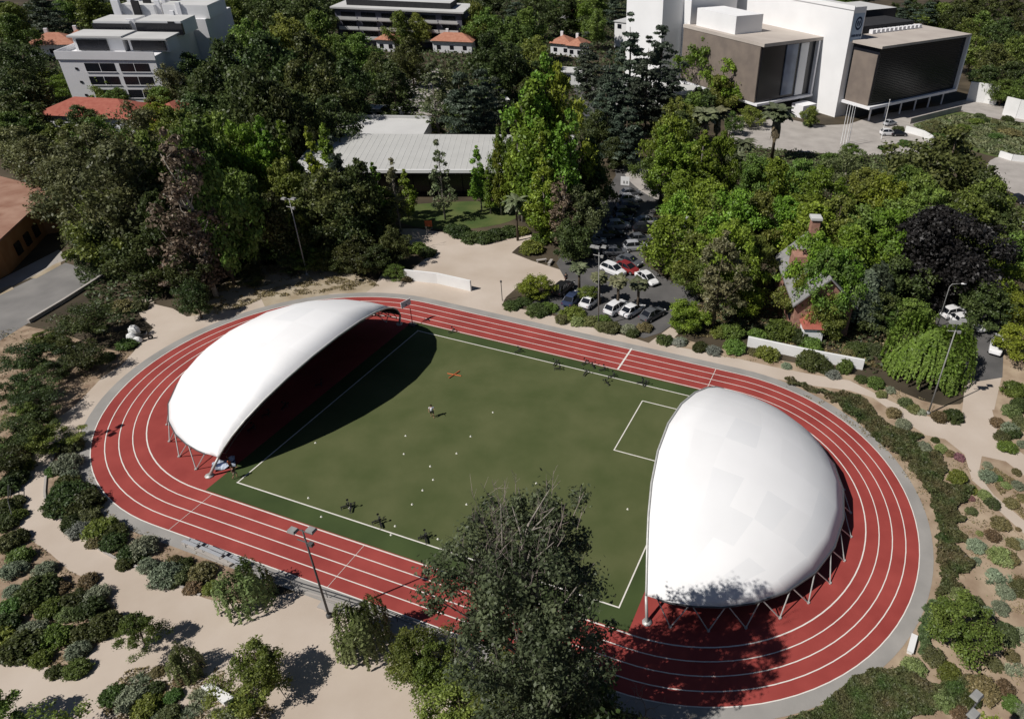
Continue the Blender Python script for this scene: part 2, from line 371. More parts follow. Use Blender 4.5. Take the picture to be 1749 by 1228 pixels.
# right wing
b = MB(); b.box(.9, 41.2, 1.0, 29, 4.6, 18.7, 0, fo); b.build('right_wing_glazing', M_glass, R)
b = MB(); b.box(0, 42, 0, 30, 3.9, 4.6, 0, fo); b.box(41.2, 42, 0, 30, 4.6, 18.9, 0, fo); b.build('right_wing_frame', M_lav, R)
b = MB(); b.box(0, 42, 0, 30, 18.9, 19.5, 0, fo); b.build('right_wing_roof', M_roof, R)
b = MB(); b.box(.55, .9, 1.2, 8.6, 4.6, 17.2, 0, fo); b.build('mesh_screen', M_mesh, R)
b = MB(); louvres(b, fo, 1.2, 41, .9, 1.0, 4.7, 18.6, .45, 0); b.build('facade_louvres', M_dark, R)
b = MB(); b.box(8, 34, 14, 24, 19.5, 21.4, 0, fo); b.box(10, 40, 24.5, 38, 19.5, 23.2, 0, fo, mtop=1); b.build('roof_plant_room', [M_dark, M_roofw], R)
for k in range(12): b = MB(); b.box(13+k*2.0, 14.3+k*2.0, 12.6, 13.8, 19.5, 20.5, 0, fo); b.build('roof_unit', M_lav, R)
b = MB(); b.box(3, 40, 6, 28, 0, 3.9, 0, fo); b.build('undercroft_shade', M_dark, R)  # solid dark box, shade of the open void put into its colour
for k in range(6): b = MB(); b.tube([(*fo(4+k*7, 2.2), 0), (*fo(4+k*7, 2.2), 3.9)], .25, 8); b.build('column', M_lav, R)
# left wing
b = MB(); b.box(-23.4, -2.6, 18.4, 48, 4.6, 18.3, 0, fo); b.build('left_wing_glazing', M_glass, R)
b = MB(); b.box(-24.1, -2, 17.4, 48, 3.9, 4.5, 0, fo); b.box(-24.1, -1.5, 17.4, 48, 18.3, 19.1, 1, fo); b.box(-3.0, -2.4, 17.4, 18.4, 4.5, 18.3, 0, fo); b.build('left_wing_frame', [M_lav, M_roof], R)
b = MB(); b.box(-24.0, -23.5, 18.6, 47.8, 4.6, 18.2, 0, fo); b.build('mesh_screen', M_mesh, R)
b = MB(); b.box(-14.5, -10.2, 18.1, 18.4, 5.4, 18.0, 0, fo); b.box(-9.0, -6.0, 18.1, 18.4, 4.8, 18.0, 1, fo); b.build('facade_panels', [M_glassb, M_white], R)
b = MB(); b.box(-20, -1.5, 22, 46, 0, 3.9, 0, fo); b.build('undercroft_shade', M_dark, R)  # void below the left wing, its shade painted as a dark box
b = MB(); b.box(-22, -12, 30, 45, 19.1, 23.5, 0, fo); b.box(-22.5, -5, 47, 58, 0, 30, 0, fo); b.box(-30, -21, 50, 66, 0, 26, 0, fo); b.build('rear_volumes', M_white, R)
b = MB(); b.box(-10.5, -5, 13.2, 17.2, 0, 3.2, 0, fo); b.build('entrance_canopy', M_lav, R)
fp = frame(0, 0, 0)
for k, (x, y) in enumerate(PX("1436,246 1440,248 1444,251 1448,250 1505,238")):
    q = at(x, y); b = MB(); b.tube([q, q+Vector((0, 0, 9.5))], [.1, .05], 6); b.ball(q+Vector((0, 0, 9.6)), .12)
    tag(b.build('flagpole', M_white), 'thin white flagpole, %s from the left before the white tower' % ['first', 'second', 'third', 'fourth', 'fifth'][k], 'flagpole', 'flagpoles on the office forecourt')
# window strips helper
def windows(R, fr, x0, x1, y, zs, n, wfrac=.75, h=1.7, glass=M_glass, name='window'):
    for z in zs:
        for k in range(n):
            wd = (x1-x0)/n; a = x0+k*wd+wd*(1-wfrac)/2
            b = MB(); b.box(a, a+wd*wfrac, y-.05, y+.3, z, z+h, 0, fr); o = b.build(name, glass, R)
            b = MB(); b.box(a-.1, a+wd*wfrac+.1, y-.16, y-.052, z-.16, z, 0, fr); b.box(a+wd*wfrac/2-.05, a+wd*wfrac/2+.05, y-.09, y-.052, z, z+h, 0, fr); b.build('window_frame', M_lav, o)
# condominium top left
fc = frame(-138.6, 169.3, 11)
R = thing('apartment_building', 'white terraced apartment block with roof terraces, behind the red tiled house', 'building')
b = MB(); b.box(0, 20.5, 0, 13, 0, 12, 0, fc); b.box(-1.0, 20.5, 13, 27, 0, 14, 0, fc); b.box(2, 24, 27, 48, 0, 16, 0, fc); b.box(-.2, 20.7, -.25, 0, 11.2, 13, 0, fc); b.box(-.2, 0, 0, 13, 11.2, 13, 0, fc)
b.build('wall', M_lav, R)
b = MB(); b.box(2.0, 12.5, 5, 12, 12, 15.2, 0, fc, mtop=1); b.box(13.5, 22, 5.5, 12, 12.0, 14.9, 0, fc, mtop=1); b.box(3, 11, 14.5, 24, 14, 17.2, 0, fc, mtop=1); b.box(12.5, 22.5, 15, 25, 14, 17.3, 0, fc, mtop=1)
b.box(4, 12, 28, 40, 16, 19, 0, fc, mtop=1); b.box(14, 25, 28, 42, 16, 19.2, 0, fc, mtop=1); b.box(1.4, 12.9, 4.0, 12.4, 15.2, 15.6, 1, fc); b.box(13.0, 22.6, 3.6, 12.4, 14.9, 15.25, 1, fc)
b.build('penthouse', [M_white, M_roofw], R)
for q in ((2.8, 9.2, 4.6, 5.4, 12.3, 14.7), (14.2, 21.5, 5.1, 5.9, 12.3, 14.5), (12.4, 22.8, 14.2, 15.2, 14.3, 16.9), (2.8, 11.2, 14.0, 14.7, 14.3, 16.7)): b = MB(); b.box(*q, 0, fc); b.build('terrace_door', M_glass, R)
windows(R, fc, 4.6, 19.3, 0, (2.5, 5.5, 8.5), 2, .86, 1.9)
for z in (5.9, 8.9, 2.9): b = MB(); b.box(2.9, 3.4, -.12, .2, z, z+.5, 0, fc); b.build('vent_window', M_glass, R)
rngb = random.Random(5)
for k in range(26):
    x, y = rngb.uniform(2, 21), rngb.uniform(14, 42); z = 14 if y < 27 else 16
    zz = z+3.4; b = MB(); b.box(x, x+rngb.uniform(.6, 1.8), y, y+rngb.uniform(.6, 1.6), z, zz+rngb.uniform(-.5, .9), rngb.choice((0, 0, 1)), fc); b.build('roof_unit', [M_lav, M_dark], R)
def hip_house(name, label, fr, L_, W_, hw, hr, mroof, mwall, parts=((0, 0, 1, 1),), chim=False):
    R = thing(name, label, 'house')
    for (ox, oy, lx, ly) in parts:
        w_, d_ = L_*lx, W_*ly
        b = MB(); b.box(ox, ox+w_, oy, oy+d_, 0, hw, 0, fr); b.build('wall', mwall, R)
        b = MB(); e = .7; x0, x1, y0, y1 = ox-e, ox+w_+e, oy-e, oy+d_+e
        c = [(x0, y0), (x1, y0), (x1, y1), (x0, y1)]; m = min(x1-x0, y1-y0)/2
        if x1-x0 > y1-y0: r = [(x0+m, (y0+y1)/2), (x1-m, (y0+y1)/2)]; F = [(0, 1, 5, 4), (1, 2, 5), (2, 3, 4, 5), (3, 0, 4)]
        else: r = [((x0+x1)/2, y0+m), ((x0+x1)/2, y1-m)]; F = [(0, 1, 4), (1, 2, 5, 4), (2, 3, 5), (3, 0, 4, 5)]
        z0 = hw-.1; n = len(b.v); b.v += [(*fr(*q), z0) for q in c]+[(*fr(*q), z0+hr) for q in r]
        b.f += [tuple(n+i for i in f) for f in F]+[(n+3, n+2, n+1, n)]; b.mi += [0]*5
        o = b.build('roof', mroof, R)
        if chim: b = MB(); b.box(ox+w_*.3, ox+w_*.3+.9, oy+d_*.6, oy+d_*.6+.9, hw, hw+hr+.8, 0, fr); b.build('chimney', mwall, o)
        for k in range(max(2, int(w_/4))):
            b = MB(); xx = ox+(k+.3)*w_/max(2, int(w_/4)); b.box(xx, xx+1.3, oy-.06, oy+.2, 1, 2.3, 0, fr); b.build('window', M_glass, R)
    return R
def fpx(x, y, deg, z=0): q = at(x, y, z); return frame(q.x, q.y, deg)
hip_house('tiled_house', 'long red tiled house in front of the white apartment block', fpx(62, 190, 0, 4.5), 20, 10.5, 4.0, 2.6, M_tiler, M_lav, ((0, 0, 1, 1), (21.5, -.5, .5, 1.15)))
hip_house('tiled_house', 'small terracotta hipped house left of the white apartments', fpx(44, 74, 20, 4), 12, 9, 3.6, 2.6, M_tile, M_lav, ((0, 0, 1, 1), (8, 6, .5, .7)), True)
hip_house('tiled_house', 'terracotta house under trees, left of top centre', fpx(738, 68, 3, 4), 13, 7, 3.8, 2.2, M_tile, M_lav, ((0, 0, 1, 1),), True)
hip_house('tiled_house', 'terracotta house with two roof ridges behind the white street wall', fpx(940, 72, -10, 4), 9, 8, 3.8, 2.2, M_tile, M_lav, ((0, 0, .8, 1), (6.5, -1.5, .6, 1)), True)
hip_house('tiled_house', 'small terracotta house at the top edge of the photo', fpx(948, 16, -5, 4), 10, 7, 3.8, 2.4, M_tile, M_lav)
hip_house('tiled_house', 'small orange roof between the tall trees above the pale hall', fpx(836, 124, 0, 3), 7, 6, 2.8, 1.5, M_tile, M_lav)
hip_house('tiled_house', 'low terracotta roof beside the dark apartment building', fpx(642, 66, 0, 4), 6, 6, 3.8, 1.8, M_tile, M_lav)
# dark apartments at the top
fa = fpx(578, 62, 4, 0)
R = thing('apartment_building', 'low dark apartment block with white balcony bands at the top edge', 'building')
q0 = at(570, 12, 12); fa = frame(q0.x, q0.y, 3); Lb = (at(790, 12, 12)-q0).length
b = MB(); b.box(0, Lb, 0, 18, 0, 11.6, 0, fa); b.build('wall', mat('slate_render', (.10, .10, .13), .1, .3), R)
b = MB(); b.box(-1, Lb+1, -1, 19, 11.6, 12.1, 0, fa); b.box(3, Lb*.9, 4, 15, 12.1, 14, 1, fa, mtop=0); b.build('roof', [M_roofw, M_dark], R)
for z in (2.4, 5.4, 8.4):
    for k in range(6):
        b = MB(); x = 1+k*(Lb-2)/6; ww = (Lb-2)/6; b.box(x+.2, x+ww-.2, -1.5, 0, z-.2, z, 0, fa); b.box(x+.2, x+ww-.2, -1.55, -1.4, z, z+(.9 if k != 3 else .4), 0, fa); o = b.build('balcony', M_roofw, R)
        b = MB(); b.box(x+1, x+ww-1, -.06, .1, z+.1, z+2.2, 0, fa); b.build('window', M_glass, o)
# hall
q0 = at(498, 289, 6); fh = frame(q0.x, q0.y, 8.5); Lh = 50.5
R = thing('sports_hall', 'long low hall with a pale ribbed metal roof and dark glass front', 'building')
M_rib = mat('ribbed_metal_roof', (.50, .50, .48), .04, .3, rough=.5)
b = MB(); n = len(b.v); b.v += [(*fh(*q), z) for q, z in (((0, 0), 5.9), ((Lh, 0), 5.9), ((Lh, 19), 6.6), ((0, 19), 6.6), ((0, 0), 5.5), ((Lh, 0), 5.5), ((Lh, 19), 6.2), ((0, 19), 6.2))]
b.f += [(0, 1, 2, 3), (7, 6, 5, 4), (0, 4, 5, 1), (1, 5, 6, 2), (2, 6, 7, 3), (3, 7, 4, 0)]; b.mi += [0]*6
x = .4
while x < Lh-.3:
    n = len(b.v); b.v += [(*fh(*q), z) for q, z in (((x, .1), 5.91), ((x+.14, .1), 5.91), ((x+.14, 18.9), 6.60), ((x, 18.9), 6.60), ((x+.02, .1), 5.93), ((x+.12, .1), 5.93), ((x+.12, 18.9), 6.62), ((x+.02, 18.9), 6.62))]
    b.f += [(n+4, n+5, n+6, n+7), (n, n+1, n+5, n+4), (n+3, n, n+4, n+7), (n+1, n+2, n+6, n+5), (n+2, n+3, n+7, n+6)]; b.mi += [0]*5; x += 1.1
b.build('roof', M_rib, R)
b = MB(); b.box(2, Lh-2, 3.4, 17, 0, 5.5, 0, fh); b.build('wall', M_dark, R)
b = MB()
for k in range(16): b.box(2+k*3, 5-.15+k*3, 3.2, 3.4, .3, 5.2, 0, fh)
b.build('glazing', M_glass, R)
b = MB(); b.box(0, Lh, -.3, 0, 5.35, 5.95, 0, fh); b.build('fascia', M_white, R)
# annex
q0 = at(562, 232, 4.5); fx = frame(q0.x, q0.y, 7)
R = thing('annex_building', 'flat roofed white annex behind the pale hall', 'building')
b = MB(); b.box(-3, 18.5, 1, 13, 0, 4.3, 0, fx); b.build('wall', M_lav, R)
b = MB(); b.box(-3.3, 18.8, .7, 13.3, 4.3, 4.6, 0, fx); b.box(-3.3, 18.8, 12.9, 13.3, 4.6, 5.2, 0, fx); b.build('roof', M_roofw, R)
q0 = at(652, 232, 4.5)
R = thing('annex_building', 'pergola topped courtyard building right of the flat annex', 'building')
fx = frame(q0.x, q0.y, 7); b = MB(); b.box(1.2, 16, .6, 1.1, 0, 2.6, 0, fx); b.box(15.6, 16.1, 1.1, 9, 0, 2.6, 0, fx); b.box(16.5, 20, 1, 7, 0, 2.2, 0, fx); b.build('wall', M_lav, R)
# white annexes top middle
for (x, y, z, deg, l, d, h, lab) in ((938, 122, 4, 0, 11, 7, 4, 'white flat roofed pavilion right of the tall bright trees'), (1040, 150, 4.5, -12, 22, 12, 4.5, 'broad white roof behind the dark conifers left of the office'), (1048, 36, 9, -25, 14, 12, 9, 'white apartment block behind conifers, left of the office tower'), (610, 180, 3, 3, 10, 4, 2.2, 'low white outbuilding in shade left of the sports court')):
    q0 = at(x, y, z); f_ = frame(q0.x, q0.y, deg)
    R = thing('pavilion', lab, 'building'); b = MB(); b.box(.3, l-.3, .3, d-.3, 0, h-.3, 0, f_); b.build('wall', M_white, R)
    b = MB(); b.box(0, l, 0, d, h-.3, h, 0, f_); b.build('roof', M_roofw, R)
    for k in range(3): b = MB(); b.box(1.5+k*l*.28, 1.5+k*l*.28+1.6, .22, .4, h-2.4, h-.9, 0, f_); b.build('window', M_glass, R)
# brown building left
R = thing('workshop_building', 'brown building with a weathered orange roof at the left edge', 'building')
zt = 4.8
pts = [at(*q, zt) for q in PX("-120,300 0,302 62,318 100,345 60,352 -8,415 -120,470")]
b = MB(); b.prism([(p.x, p.y) for p in pts], 0, zt-.3); b.build('wall', M_brown, R)
b = MB(); c = sum(pts, Vector())/len(pts); b.prism([(p.x*1.02-c.x*.02, p.y*1.02-c.y*.02) for p in pts], zt-.3, zt); b.build('roof', M_rust, R)
a0, a1 = at(60, 352, zt), at(-8, 415, zt); dd = (a1-a0).normalized(); nn = Vector((dd.y, -dd.x, 0)); nn = nn if nn.dot(Vector((0, -1, 0))) > 0 else -nn
for k in range(3):
    s0 = a0+dd*(2+k*3.2)+nn*.02; b = MB(); b.prism([(s0+nn*.03).to_tuple()[:2], (s0+dd*1.6+nn*.03).to_tuple()[:2], (s0+dd*1.6-nn*.2).to_tuple()[:2], (s0-nn*.2).to_tuple()[:2]], 1.0, 2.8); b.build('window', M_glass, R)
# brick house
q0 = at(1352, 545, 0); ang = 75
p0, p1 = at(1325, 436, 5.0), at(1353, 512, 5.0)
p0, p1 = Vector((p0.x, p0.y, 0)), Vector((p1.x, p1.y, 0)); dv = (p0-p1); Lr = dv.length; dg = math.degrees(math.atan2(dv.y, dv.x))
fb_ = frame(p1.x, p1.y, dg)
R = thing('brick_house', 'red brick house with a steep grey slate roof and tall chimney among trees', 'house')
b = MB(); b.box(-.6, Lr-.2, -8.2, -.5, 0, 5.0, 0, fb_)
for xx in (-.6, Lr-.2-.35): b.prism([fb_(xx, -8.2), fb_(xx+.35, -8.2), fb_(xx+.35, -.5), fb_(xx, -.5)], 5.0, 8.7, 0, top=[fb_(xx, -4.4), fb_(xx+.35, -4.4), fb_(xx+.35, -4.3), fb_(xx, -4.3)])
b.build('wall', M_brick, R)
b = MB(); n = 0
V_ = [(-1.2, 0, 4.7), (Lr+.3, 0, 4.7), (Lr+.3, -4.35, 9), (-1.2, -4.35, 9), (-1.2, -8.7, 4.7), (Lr+.3, -8.7, 4.7)]
b.v += [(*fb_(x, y), z) for x, y, z in V_]+[(*fb_(x, y), z-.25) for x, y, z in V_]
b.f += [(3, 2, 1, 0), (4, 5, 2, 3), (6, 7, 8, 9), (9, 8, 11, 10), (0, 1, 7, 6), (5, 4, 10, 11), (1, 2, 8, 7), (2, 5, 11, 8), (3, 0, 6, 9), (4, 3, 9, 10)]; b.mi += [0]*10
rf = b.build('roof', M_slate, R)
b = MB(); b.box(Lr-1.4, Lr-.1, -5.4, -4.2, 7, 11.4, 0, fb_); b.build('chimney', M_brick, rf)
b = MB(); b.box(Lr-1.6, Lr+.1, -5.6, -4.0, 11.4, 11.75, 0, fb_); b.build('chimney_cap', M_roofw, rf)
b = MB(); b.box(Lr*.45, Lr*.45+2.6, -3.9, -.9, 6.2, 8.4, 0, fb_); b.build('dormer', M_brick, rf)
for k in range(3): b = MB(); b.box(1+k*2.8, 2.2+k*2.8, -.5, -.35, 1.2, 3, 0, fb_); b.build('window', M_glass, R)
b = MB(); b.box(-2.8, -.6, -4.2, -1.6, 0, 2.3, 0, fb_); b.prism([fb_(-3.1, -4.5), fb_(-.6, -4.5), fb_(-.6, -1.3), fb_(-3.1, -1.3)], 2.3, 3.6, 1, top=[fb_(-1.4, -3.2), fb_(-.6, -3.2), fb_(-.6, -2.6), fb_(-1.4, -2.6)]); b.build('porch', [M_white, M_tiler], R)
# walls
def wall(name, label, px, h, th, m, h2=None, cat='wall'):
    pts = [at(*q) for q in px]; b = MB()
    for i, (p, q) in enumerate(zip(pts[:-1], pts[1:])):
        d = (q-p).normalized(); n_ = Vector((-d.y, d.x, 0))*th/2
        b.prism([p-n_, q-n_, q+n_, p+n_], 0, h)
    return tag(b.build(name, m), label, cat)
wall('garden_wall', 'long white garden wall along the upper path, partly hidden by shrubs', PX("1276,591 1373,612 1473,631"), 1.5, .3, M_wht)
wall('plaza_wall', 'low white wall beside the gravel court above the track', PX("692,478 748,484 805,497"), 1.7, .3, M_wht)
wall('boundary_wall', 'sunlit white wall at the foot of the hill right of the office', PX("1650,172 1680,176 1700,180"), 5.5, .5, M_wht)
wall('boundary_wall', 'white stepped wall at the right edge below the hillside', PX("1712,196 1735,202 1790,212"), 5, .5, M_wht)
wall('terrace_wall', 'white curved wall bordering the sloping lawn', PX("1546,226 1575,234 1592,244"), 1.6, .4, M_wht)
wall('terrace_wall', 'curved white parapet at the right edge beyond the big dark tree', PX("1706,268 1728,275 1800,282"), 1.4, .5, M_wht)
wall('terrace_wall', 'low white wall at the right edge beside a parked car', PX("1712,372 1735,383 1800,396"), 1.2, .5, M_wht)
wall('shade_wall', 'dark retaining wall along the hillside lawn', PX("1553,212 1600,200 1640,190"), 1.5, .4, M_conc)
wall('street_wall', 'pale wall along the left street beneath the trees', PX("50,552 112,515 176,474"), .5, .35, M_conc)
wall('courtyard_wall', 'short white wall slanting between the conifers above the hall', PX("834,168 866,180 874,190"), 2.2, .4, M_wht)

# ------------------------------------------------------------------ plants
def leafm(name, c, c2, obj=.28, isl=.45, sc=.35, tr=.30): return mat(name, c, .0, sc, rough=.5, col2=c2, obj=obj, island=isl, trans=tr, spec=.32)
L_bright = leafm('leaf_bright', (0.112, 0.1811, 0.0179), (0.224, 0.3128, 0.0394))
L_mid = leafm('leaf_mid', (0.0945, 0.1429, 0.0259), (0.1958, 0.2514, 0.0518))
L_dark = leafm('leaf_dark', (0.0459, 0.0688, 0.0207), (0.1053, 0.1323, 0.038))
L_olive = leafm('leaf_olive', (0.081, 0.1005, 0.038), (0.1688, 0.1879, 0.0778))
L_con = leafm('leaf_conifer', (0.0486, 0.0688, 0.0484), (0.0945, 0.1217, 0.0778))
L_plum = leafm('leaf_plum', (.010, .009, .009), (.020, .017, .016), tr=.05)
L_dry = leafm('leaf_dry', (0.125, 0.098, 0.062), (0.21, 0.165, 0.11), tr=.1)
L_willow = leafm('leaf_willow', (.15, .245, .03), (.25, .36, .07))
L_yel = leafm('leaf_yellow', (0.168, 0.2085, 0.0627), (0.28, 0.3073, 0.1344))
L_silver = leafm('leaf_silver', (0.165, 0.2, 0.125), (0.28, 0.315, 0.205), tr=.08)
L_grey = leafm('leaf_grey', (.17, .19, .16), (.27, .28, .23), tr=.08)
L_brn = leafm('leaf_brown', (0.12, 0.1, 0.045), (0.21, 0.165, 0.075), tr=.1)
L_red = leafm('leaf_reddish', (0.162, 0.0794, 0.0756), (0.2295, 0.1191, 0.108), tr=.1)
L_palm = leafm('leaf_palm', (0.081, 0.0992, 0.0432), (0.162, 0.172, 0.0972), tr=.12)
M_bark = mat('bark', (.09, .07, .05), .25, 4)
M_barkp = mat('pale_bark', (.26, .235, .20), .2, 4)
M_barkd = mat('bare_twigs', (.27, .22, .20), .2, 4)
def leaves(C, Nrm, size, rng, asp=1.6):
    """quads at centres C facing roughly Nrm -> verts, faces"""
    n = len(C); r = rng.normal(size=(n, 3)); Nn = Nrm/np.maximum(np.linalg.norm(Nrm, axis=1, keepdims=True), 1e-6)
    T = np.cross(Nn, r); T /= np.maximum(np.linalg.norm(T, axis=1, keepdims=True), 1e-6); B = np.cross(Nn, T)
    s_ = size*(.6+.8*rng.random((n, 1)))
    T = T*s_*asp*.5; B = B*s_*.5
    V = np.empty((n, 4, 3)); V[:, 0] = C-T; V[:, 1] = C-B*.9+T*.1; V[:, 2] = C+T; V[:, 3] = C+B*.9+T*.1
    return V.reshape(-1, 3)
def mesh_quads(name, V, m):
    n = len(V)//4; me = bpy.data.meshes.new(name); me.vertices.add(len(V)); me.vertices.foreach_set('co', V.astype(np.float32).ravel())
    me.loops.add(n*4); me.loops.foreach_set('vertex_index', np.arange(n*4, dtype=np.int32))
    me.polygons.add(n); me.polygons.foreach_set('loop_start', np.arange(0, n*4, 4, dtype=np.int32))
    me.update(calc_edges=True); me.validate(); me.materials.append(m); return me
def sph(rng, n):
    v = rng.normal(size=(n, 3)); return v/np.linalg.norm(v, axis=1, keepdims=True)
def clumps(rng, cen, rad, nleaf, size, flat=.8, up=.35, shell=.6):
    out = []
    for c, r in zip(cen, rad):
        d = sph(rng, nleaf); d[:, 2] = np.where((d[:, 2] < -.3) & (rng.random(nleaf) < .6), -d[:, 2], d[:, 2])
        rr = r*(shell+(1-shell)*rng.random((nleaf, 1))**.7)*(1+.25*rng.normal(size=(nleaf, 1)))
        P = d*rr; P[:, 2] *= flat; out.append(leaves(c+P, d+.75*rng.normal(size=(nleaf, 3))+np.array([0, 0, up]), size, rng))
    return np.concatenate(out)
def branchy(rng, mb, tips, H, z0, r0, n=8, wob=.25):
    mb.tube([(0, 0, -.2), (rng.normal()*.08, rng.normal()*.08, z0), (rng.normal()*.15, rng.normal()*.15, H*.55), (rng.normal()*.2, rng.normal()*.2, H*.85)], [r0*1.25, r0, r0*.6, r0*.15], 7)
    for t in tips:
        t = np.array(t); s0 = np.array([0, 0, max(z0*.9, t[2]-np.hypot(t[0], t[1])*.9-.3)]); s0[2] = min(s0[2], t[2]*.95)
        m = (s0+t)/2+rng.normal(size=3)*wob; rr = r0*.38*(1-s0[2]/H*.6)
        mb.tube([s0, m, t], [rr, rr*.6, rr*.18], 5, cap=False)
def profile_tree(seed, H, z0, Wd, prof, nc, cr, nl, ls, lm, bm_, r0=.22, lump=.25, flat=.8, ntips=16, up=.35, name='tree', jit=1):
    rng = np.random.default_rng(seed); cen = []; rad = []
    lob = [(rng.random()*6.28, rng.random()*.8+.1, .6+.6*rng.random()) for _ in range(7)]
    while len(cen) < nc:
        t = rng.random(); a = rng.random()*2*math.pi; pr = prof(t)
        if rng.random() > (pr*.75+.25): continue
        k = 1+lump*sum(w_*math.cos(a-a0)*math.exp(-((t-t0)/.18)**2) for a0, t0, w_ in lob)
        q = (rng.random()**.42)*pr*k*Wd/2
        cen.append((q*math.cos(a), q*math.sin(a), z0+(H-z0-cr*.5)*t)); rad.append(cr*(.55+.75*rng.random())*(.45+.55*pr))
    cen = np.array(cen); V = clumps(rng, cen, rad, int(nl*1.75), ls*.72, flat, up)
    mb = MB(); idx = rng.choice(len(cen), min(ntips, len(cen)), replace=False); branchy(rng, mb, cen[idx], H, z0, r0)
    return mesh_quads('crown', V, lm), mb.mesh('trunk', bm_, True)
PROTO = {}
def proto(kind, meshes, H0, W0, name, cat): PROTO[kind] = (meshes, H0, W0, name, cat)
dome = lambda t: max(.05, math.sin(math.pi*min(1, (t*.86+.14)))**.55)
egg = lambda t: max(.05, (math.sin(math.pi*min(1, t*.78+.2)))**.7)
cone = lambda t: max(.06, (1-t)**.75*(1 if t > .12 else .6+t*3.3))
colm = lambda t: max(.06, min(1, (1-t)*2.2)**.7*min(1, .55+t*2.2))
umb = lambda t: max(.1, .35+.65*t if t < .6 else math.sqrt(max(0, 1-((t-.6)/.45)**2)))
for i in range(3):
    proto('broad%d' % i, profile_tree(10+i, 10, 2.2, 8.5, dome, 70, 1.25, 75, .36, L_bright, M_bark, lump=.3), 10, 8.5, 'broadleaf_tree', 'tree')
    proto('mid%d' % i, profile_tree(20+i, 10, 2.0, 8.5, egg, 75, 1.15, 75, .34, L_mid, M_bark, lump=.35), 10, 8.5, 'broadleaf_tree', 'tree')
    proto('dark%d' % i, profile_tree(30+i, 10, 1.5, 8, egg, 75, 1.1, 75, .34, L_dark, M_bark, lump=.4), 10, 8, 'evergreen_tree', 'tree')
    proto('cone%d' % i, profile_tree(40+i, 10, 1.6, 4.2, cone, 70, .62, 62, .27, L_bright, M_barkp, r0=.14, lump=.3, flat=.7), 10, 4.2, 'conical_tree', 'tree')
    proto('col%d' % i, profile_tree(50+i, 10, 1.0, 3.8, colm, 75, .65, 65, .25, L_bright, M_bark, r0=.16, lump=.45, flat=.95), 10, 3.8, 'poplar_tree', 'tree')
    proto('euca%d' % i, profile_tree(60+i, 10, 1.8, 6.5, egg, 62, .95, 70, .27, L_olive, M_barkp, lump=.6, ntips=30, flat=.9), 10, 6.5, 'eucalyptus_tree', 'tree')
proto('conifer0', profile_tree(70, 10, 1.0, 5.5, lambda t: cone(t)*(.8+.2*(math.sin(t*42) > 0)), 95, .7, 55, .26, L_con, M_bark, r0=.16, flat=.35, up=.8), 10, 5.5, 'conifer_tree', 'tree')
proto('conifer1', profile_tree(71, 10, 1.0, 6.5, lambda t: cone(t)**.8*(.76+.24*(math.sin(t*34+1) > 0)), 95, .8, 55, .26, L_con, M_bark, r0=.16, flat=.3, up=.8), 10, 6.5, 'conifer_tree', 'tree')
proto('brnconifer', profile_tree(72, 10, 2.2, 4.6, colm, 75, .6, 60, .24, leafm('leaf_browngreen', (0.1013, 0.1085, 0.0484), (0.189, 0.1786, 0.0898)), M_bark, r0=.16, flat=.6), 10, 4.6, 'conifer_tree', 'tree')
proto('cypress', profile_tree(73, 10, .4, 5.2, lambda t: max(.08, math.sin(math.pi*(t*.8+.18))**.5), 110, .7, 70, .24, L_dark, M_bark, lump=.08), 10, 5.2, 'cypress_tree', 'tree')
proto('plum', profile_tree(74, 10, 1.0, 10.5, dome, 150, 1.1, 90, .30, L_plum, M_bark, lump=.2), 10, 10.5, 'plum_tree', 'tree')
proto('dry', profile_tree(75, 10, .6, 3.2, colm, 85, .5, 45, .20, L_dry, M_barkp, r0=.16, lump=.6, ntips=60), 10, 3.2, 'dry_tree', 'tree')
proto('thin', profile_tree(76, 10, 1.6, 3.6, cone, 46, .5, 34, .22, leafm('leaf_thin', (0.1148, 0.1455, 0.0605), (0.216, 0.2183, 0.121)), M_barkp, r0=.11, ntips=44, lump=.4), 10, 3.6, 'sapling_tree', 'tree')
for i in range(2):
    proto('small%d' % i, profile_tree(80+i, 4, .9, 4.4, umb, 42, .62, 90, .15, L_dark, M_bark, r0=.10, flat=.6), 4, 4.4, 'small_tree', 'tree')
    proto('young%d' % i, profile_tree(84+i, 5, .8, 3.4, egg, 60, .5, 110, .13, L_mid, M_bark, r0=.08, lump=.5), 5, 3.4, 'young_tree', 'tree')
# drooping crowns
def weeping(seed, H, W, lm, ns, ln, ls, r0):
    rng = np.random.default_rng(seed); P = []; Nn = []
    for k in range(ns):
        a = rng.random()*6.283; q = rng.random()**.5; x, y = q*W/2*math.cos(a), q*W/2*math.sin(a)
        lump = .82+.3*math.sin(3*a+seed)*q
        top = H*(.45+.55*math.sqrt(max(0, 1-q*q)))*lump+rng.normal()*.2; L_ = min(top-.15, ln*(.4+.8*rng.random()+.5*q)); n = int(L_/ls*1.5)+2
        for j in range(n):
            t = j/n; P.append((x*(1+.10*t)+rng.normal()*.05, y*(1+.10*t)+rng.normal()*.05, top-L_*t)); Nn.append((math.cos(a)+rng.normal()*.5, math.sin(a)+rng.normal()*.5, .35))
    V = leaves(np.array(P), np.array(Nn), ls, rng, 1.9)
    mb = MB(); tips = [(W*.3*math.cos(a), W*.3*math.sin(a), H*.72) for a in np.linspace(0, 6.28, 12)[:-1]]; branchy(rng, mb, tips, H*.95, H*.25, r0)
    return mesh_quads('crown', V, lm), mb.mesh('trunk', M_bark, True)
proto('willow', weeping(3, 10, 12, L_willow, 900, 3.2, .26, .3), 10, 12, 'weeping_willow', 'tree')
proto('droop0', weeping(4, 5, 4.2, L_yel, 230, 2.0, .17, .08), 5, 4.2, 'pepper_tree', 'tree')
